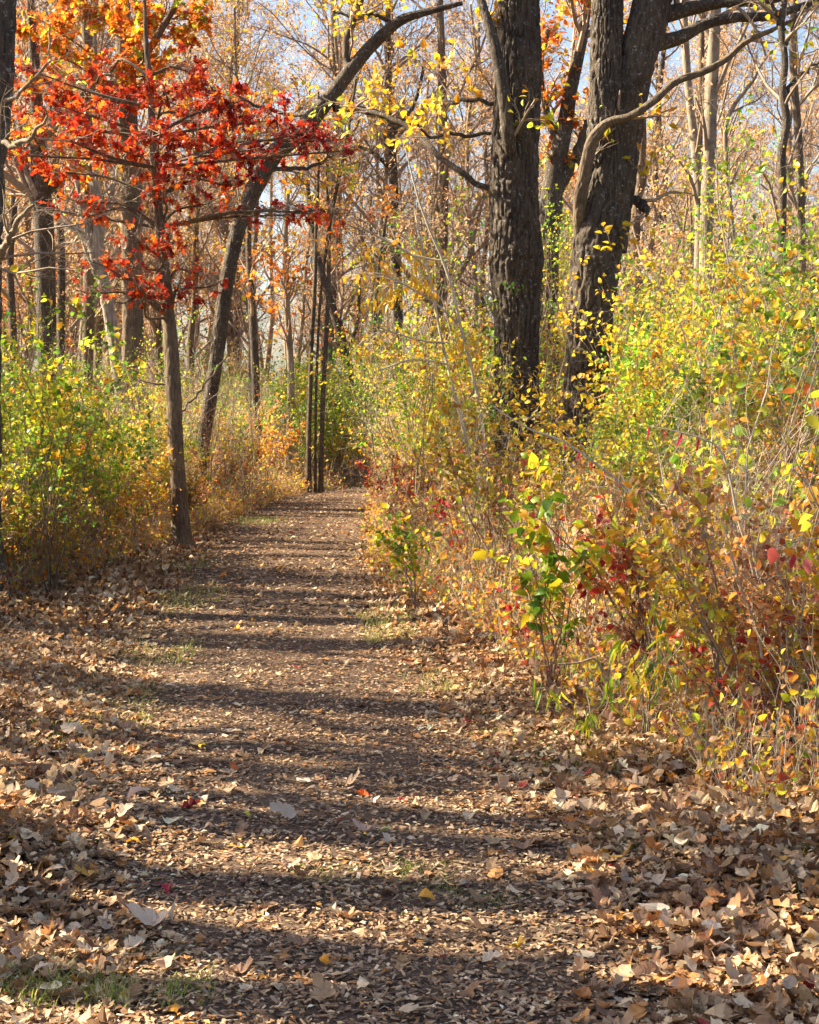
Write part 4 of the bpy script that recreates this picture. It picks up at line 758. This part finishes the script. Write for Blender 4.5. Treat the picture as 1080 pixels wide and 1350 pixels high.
for a in [('young_shrub', 'yellow green shrub with big leaves before the forked oak, red leaflets above it', 'shrub', .78, 8.3, 1.35, 1.1, 7, 'yg', .085, 130, 'ov', REDTWIG, .4, 250),
          ('young_shrub', 'large leaved yellow and orange shrub at the right edge of the picture', 'shrub', 1.95, 6.6, 1.5, 1.0, 8, 'yel', .075, 140, 'ov', TWIG, .4, 250),
          ('young_shrub', 'orange leaved shrub in the middle of the right bank', 'shrub', 1.3, 8.0, 1.45, 1.0, 8, 'org', .07, 120, 'ov', TWIG, .6, 250),
          ('young_shrub', 'mixed green and gold shrub behind the right bank, under the slim trunks', 'shrub', 1.9, 8.9, 1.9, 1.3, 8, 'yg', .075, 130, 'ov', TWIG, .4, 300),
          ('red_seedling', 'low seedling with wine red leaves at the foot of the right bank shrubs', 'shrub', 1.5, 6.7, .75, .8, 9, 'wine', .05, 90, 'ov', REDTWIG, .3, 120),
          ('red_seedling', 'dark red leaved seedling at the trail verge left of the drooping plant', 'shrub', .72, 9.0, .75, .7, 9, 'wine', .055, 90, 'ov', REDTWIG, .3, 120),
          ('red_seedling', 'red and russet seedling cut by the right edge near the ground', 'shrub', 1.85, 6.2, .8, .6, 9, 'wine', .06, 90, 'ov', REDTWIG, .4, 120),
          ('goldenrod', 'yellow green plant with long drooping narrow leaves on the right bank', 'plant', 1.10, 7.0, .85, .7, 6, 'yg', .105, 150, 'nar', TWIG, 1.6, 0),
          ('goldenrod', 'smaller drooping narrow leaved plant beside the bigger drooping one, nearer the trail', 'plant', .85, 7.1, .36, .5, 5, 'yg', .085, 60, 'nar', TWIG, 1.6, 0),
          ('goldenrod', 'upright yellow plant with narrow hanging leaves right of the drooping plant', 'plant', 1.30, 7.2, 1.05, .3, 3, 'yel', .10, 70, 'nar', TWIG, 1.8, 0),
          ('green_bush', 'bright green leafy bush at the left edge in front of the thick trunk', 'shrub', -2.95, 12.4, 2.9, 2.2, 9, 'yg', .068, 240, 'ov', BARK, .3, 500),
          ('green_bush', 'lower green bush at the left edge beside the tall green one', 'shrub', -3.5, 13.6, 2.2, 1.6, 7, 'grn', .06, 150, 'ov', BARK, .3, 250),
          ('verge_sprig', 'yellow green sprig on the right verge before the straight oak', 'shrub', .05, 12.2, .9, .8, 7, 'yg', .065, 90, 'ov', TWIG, .3, 200)]: near_plant(*a)
# big lobed leaves hanging in from the right edge
base = on_ground(1150, 1010); base[2] = float(gz(base[0], base[1])); D = base[1]
root = empty('broad_leaved_sapling', base, 'sapling with big lobed green and yellow leaves hanging in at the right edge', 'sapling'); sm = MB(); st = np.array([base - [0, 0, .05], at(1140, 800, D), at(1120, 600, D - .1), at(1100, 450, D - .15), at(1090, 360, D - .2)])
Q, r_ = smooth_line(st, np.array([.012, .010, .008, .006, .004]), 14); tubes(sm, Q[None], r_[None], 7)
big = [(1040, 487, .13, (.50, .64, .14), 'map'), (1075, 470, .08, (.55, .58, .05), 'ov'), (1058, 425, .07, (.76, .62, .03), 'ov'), (1062, 410, .06, (.75, .60, .03), 'ov'), (1046, 580, .085, (.74, .62, .03), 'ov'), (1062, 550, .08, (.68, .62, .04), 'ov'), (1076, 555, .09, (.20, .36, .03), 'map'), (1070, 592, .10, (.62, .60, .05), 'map'), (1060, 530, .06, (.72, .25, .03), 'ov'), (1050, 515, .06, (.72, .22, .03), 'ov'), (1075, 505, .07, (.60, .14, .03), 'ov'), (1068, 520, .07, (.65, .62, .05), 'ov'), (1030, 604, .05, (.62, .60, .06), 'ov'), (1058, 675, .08, (.58, .60, .06), 'map'), (1036, 660, .06, (.30, .48, .06), 'ov'), (1020, 722, .08, (.60, .12, .10), 'ov'), (1045, 730, .07, (.32, .03, .05), 'ov'), (1063, 735, .07, (.62, .18, .16), 'ov'), (985, 655, .05, (.30, .45, .05), 'ov'), (1072, 640, .07, (.66, .42, .05), 'ov'), (1015, 540, .05, (.5, .5, .05), 'ov')]
for px, py, s, c, kd in big:
    p = at(px, py, D - random.uniform(.0, .5)); j = int(rng.integers(3, 13)); mid = (p + Q[j]) / 2 + [0, 0, .04]; a_, b_ = smooth_line(np.array([Q[j], mid, p]), np.array([.004, .003, .0015]), 7); tubes(sm, a_[None], b_[None], 4)
    leaf_obj(root, base, p, rng.normal(size=3) * [.8, .4, .4] + [0, 0, -.5], rng.normal(size=3) * .4 + [0, -.8, .6], s, c, kd)
sm.obj('stem', TWIG, root, loc=base)
# sumac stems with hanging crimson leaflets
for k, (d, pts, a0, a1, n, s, lab) in enumerate([(6.9, [(1000, 900, 4), (990, 740, 4), (972, 680, 3.6), (962, 628, 3.3), (950, 592, 3), (905, 572, 2.2), (856, 562, 1.5)], (945, 590), (858, 562), 7, .085, 'arched pale stem with hanging crimson leaflets on the right bank'),
      (8.2, [(860, 860, 5), (850, 700, 4), (822, 640, 4), (790, 615, 3.5), (745, 583, 3), (690, 562, 2.5), (650, 535, 2)], (800, 622), (748, 590), 10, .06, 'arching twig with a comb of dark red leaflets before the forked oak'),
      (7.4, [(818, 900, 5), (800, 905, 4), (780, 868, 3.5), (770, 872, 3), (735, 876, 2.5)], (835, 872), (738, 878), 14, .06, 'low twig with a fringe of yellow hanging leaflets above the leaf bank')]):
    P, R = pxline(pts, d); g0 = float(gz(P[0][0], P[0][1])); P = np.vstack([[P[0][0], P[0][1], g0 - .05], P[1:]]); base = np.array([P[0][0], P[0][1], g0]); root = empty('sumac_stem', base, lab, 'plant')
    sm = MB(); Q, r_ = smooth_line(P, R, 24); tubes(sm, Q[None], r_[None], 6); sm.obj('stem', PALETWIG if k < 2 else TWIG, root, loc=base)
    for j in range(n):
        f = (j + .5) / n; q = at(a0[0] + (a1[0] - a0[0]) * f, a0[1] + (a1[1] - a0[1]) * f, d); i = np.argmin(np.linalg.norm(Q - q, axis=1)); q = Q[i]
        leaf_obj(root, base, q, [rng.normal() * .15, rng.normal() * .25, -1], [rng.normal() * .4, -1, 0], s * U(.7, 1.1), np.array([.38, .03, .07]) * U(.8, 1.4) if k < 2 else np.array([.55, .56, .04]) * U(.8, 1.2), 'nar')
# pale leaning stems of the yellow sapling
base = np.array([1.05, 16.5, float(gz(1.05, 16.5))]); root = empty('yellow_sapling', base, 'sapling with drooping golden leaves and pale whippy stems left of the straight oak', 'sapling'); sm = MB(); tips = []
for pts in ([(640, 640, 5), (625, 500, 4.5), (607, 430, 4), (596, 380, 4), (580, 335, 3.5), (560, 290, 3), (545, 240, 2.5), (535, 200, 1.5)], [(630, 640, 5), (600, 520, 4.5), (585, 460, 4), (574, 400, 4), (565, 355, 3.5), (552, 300, 3), (548, 270, 2.5), (515, 255, 1.5)],
            [(565, 355, 3), (540, 335, 3), (505, 318, 2.5), (480, 305, 2), (455, 290, 1.5)], [(590, 345, 3), (560, 340, 3), (530, 330, 2.5), (515, 300, 1.5)], [(602, 425, 3), (580, 405, 3), (550, 385, 2.5), (525, 372, 2)], [(586, 452, 3), (560, 450, 2.5), (520, 440, 2), (490, 430, 1.5)], [(590, 480, 3), (545, 475, 2.5), (500, 490, 2)]):
    P, R = pxline(pts, 16.5); 
    if len(pts) == 8: P[0] = base + [rng.normal() * .1, 0, -.05]
    P[:, 1] += np.linspace(0, U(-.5, .5), len(P)); Q, r_ = smooth_line(P, R, 16); tubes(sm, Q[None], r_[None], 5); tips.append(Q)
A = np.stack(tips); B = np.full(A.shape[:2], .006); p1, r1 = out(A, B, 8, .25, 1, .5, .8, .05, 5, .6, .15, .002); tubes(sm, p1, r1, 3); sm.obj('stem', PALETWIG, root, loc=base)
tw = MB(); sp = []
for cx, cy, rx, ry, n in [(490, 330, 18, 16, 24), (500, 360, 26, 14, 40), (545, 340, 26, 18, 44), (520, 385, 26, 14, 40), (550, 372, 22, 14, 34), (470, 365, 16, 8, 12), (500, 400, 20, 10, 20), (610, 460, 14, 22, 24), (630, 465, 16, 20, 20), (500, 440, 26, 14, 16), (480, 470, 20, 10, 12), (575, 385, 16, 12, 10), (527, 315, 8, 6, 5)]:
    c = at(cx, cy, 16.5 + random.uniform(-.4, .3)); e = c + rng.normal(size=(n, 3)) * np.array([rx, rx, ry]) * .5 * 16.5 / F; s0 = A.reshape(-1, 3); j = np.argmin(np.linalg.norm(s0 - c, axis=1)); f = np.linspace(0, 1, 4)[None, :, None]; TP_ = s0[j] * (1 - f) + e[:8, None] * f; TP_[:, 1:3, 2] += .04; tubes(tw, TP_, np.linspace(.004, .0015, 4)[None].repeat(len(TP_), 0), 3)
    for q in e: leaf_obj(root, base, q, rng.normal(size=3) * .45 + [0, 0, -1.1], rng.normal(size=3) * .6 + [0, -.6, .3], U(.06, .11), np.array(random.choice([(.80, .50, .03), (.82, .58, .04), (.78, .40, .03)])) * U(.9, 1.05), 'lan')
tw.obj('crown', PALETWIG, root, loc=base)

# ---- undergrowth nobody could count: dry stems and small leaves along both verges
def weeds(n, side, y0, y1, wid, hh):
    y = y0 + (y1 - y0) * U(0, 1, n) ** 1.2; e = U(0, 1, n) ** 1.3 * wid; x = np.where(side > 0, rb(y) - .15 + e, lb(y) + .15 - e); k = in_view(x, y, 1.2); x = x[k]; y = y[k]; e = e[k]; n = len(x)
    h = hh * (.35 + .65 * sstep(0, 1.0, e)) * U(.4, 1.2, n); P0 = np.stack([x, y, gz(x, y) - .02], 1); d = nrm(rng.normal(size=(n, 3)) * .22 + [0, 0, 1]); t = np.linspace(0, 1, 5)[None, :, None]
    P = P0[:, None] + d[:, None] * h[:, None, None] * t; P[:, 1:] += rng.normal(size=(n, 4, 3)) * (.022 * h[:, None, None]); bend = rng.normal(size=(n, 2)) * .22 * h[:, None]; P[:, :, 0] += bend[:, 0:1] * np.linspace(0, 1, 5)[None] ** 2; P[:, :, 1] += bend[:, 1:] * np.linspace(0, 1, 5)[None] ** 2
    R = (U(.0012, .0032, n)[:, None]) * np.linspace(1, .5, 5)[None]; return P, R
for side, n, y0, y1, wid, hh, lab in ((1, 6200, 5.6, 28, 2.6, .95, 'dry stems and small coloured leaves crowding the right verge'), (-1, 4800, 9.5, 31, 2.4, .85, 'dry stems and small coloured leaves crowding the left verge')):
    P, R = weeds(n, side, y0, y1, wid, hh); mb = MB(); tubes(mb, P, R, 3); q, r_ = out(P, R, 2, .3, 1, .22, .6, .2, 3, .6, .2, .0012); tubes(mb, q, r_, 3)
    o = mb.obj('dry_undergrowth', PALETWIG); tag(o, lab.replace('stems and small coloured leaves', 'pale weed stems'), 'undergrowth', kind='stuff')
    fm = MB(); foliate(fm, P, int(n * 2.2), .042, 'brn', OV, .5, .02); foliate(fm, q, int(n * 2.2), .04, 'org', OV, .5, .02); foliate(fm, P, int(n * 1.1), .04, 'yg', OV, .4, .02); foliate(fm, P[: n // 4], int(n * .3), .045, 'wine', OV, .4, .02)
    o = fm.obj('undergrowth_leaves', LEAF, smooth=False); tag(o, lab.replace('dry stems and', 'carpet of'), 'undergrowth', kind='stuff')
# background undergrowth further in
n = 9000; y = U(24, 62, n); x = U(-1, 1, n) * (.31 * y + 1); k = np.abs(x - xc(y)) > 1.3; x = x[k]; y = y[k]; n = len(x); h = U(.6, 2.6, n); P0 = np.stack([x, y, gz(x, y)], 1); d = nrm(rng.normal(size=(n, 3)) * .25 + [0, 0, 1]); t = np.linspace(0, 1, 4)[None, :, None]
P = P0[:, None] + d[:, None] * h[:, None, None] * t + rng.normal(size=(n, 4, 3)) * .05; mb = MB(); tubes(mb, P, U(.004, .009, n)[:, None] * np.linspace(1, .4, 4)[None], 3); tag(mb.obj('back_undergrowth', TWIG), 'thicket of thin grey stems on the forest floor behind the shrubs', 'undergrowth', kind='stuff')
fm = MB(); foliate(fm, P, 9000, .09, 'brn', SM, .4, .12); foliate(fm, P, 9000, .09, 'yg', SM, .4, .12); foliate(fm, P, 7000, .09, 'org', SM, .4, .12); tag(fm.obj('back_undergrowth_leaves', LEAF, smooth=False), 'small coloured leaves of the thicket behind the shrubs', 'undergrowth', kind='stuff')
# labels: things that still share one are told apart by their order in the picture
bpy.context.view_layer.update(); by = {}
for o in bpy.data.objects:
    if '_d' in o: del o['_d']
    if o.parent is None and o.get('label') and o.get('kind') is None: by.setdefault(o['label'], []).append(o)
ORD = ['leftmost', 'second leftmost', 'third leftmost', 'fourth leftmost', 'fifth leftmost', 'sixth leftmost', 'seventh leftmost', 'eighth leftmost', 'ninth leftmost', 'tenth leftmost', 'eleventh leftmost', 'twelfth leftmost', 'thirteenth leftmost', 'fourteenth leftmost', 'fifteenth leftmost', 'sixteenth leftmost', 'seventeenth leftmost', 'eighteenth leftmost', 'nineteenth leftmost', 'twentieth leftmost', 'third rightmost', 'second rightmost', 'rightmost', 'farthest right']
for lab, L in by.items():
    if len(L) > 1:
        L.sort(key=lambda o: o.location.x / max(o.location.y, .1))
        for o, w_ in zip(L, ORD): o['label'] = f'{lab}, {w_}'
    for o in L:
        c_ = o.get('category')
        if o.get('group'): o['group'] = {'leaf': 'single leaves fallen on the trail and its verges', 'shrub': 'shrubs crowding both sides of the trail', 'tree': 'trees of the wood around the trail'}.get(c_, o['group'])
# kinds that no place called for
for root in [w[1] for w in WT] + [r for v in SH.values() for r in v]:
    if root.get('label') == 'x':
        for ch in list(root.children): bpy.data.objects.remove(ch)
        bpy.data.objects.remove(root)
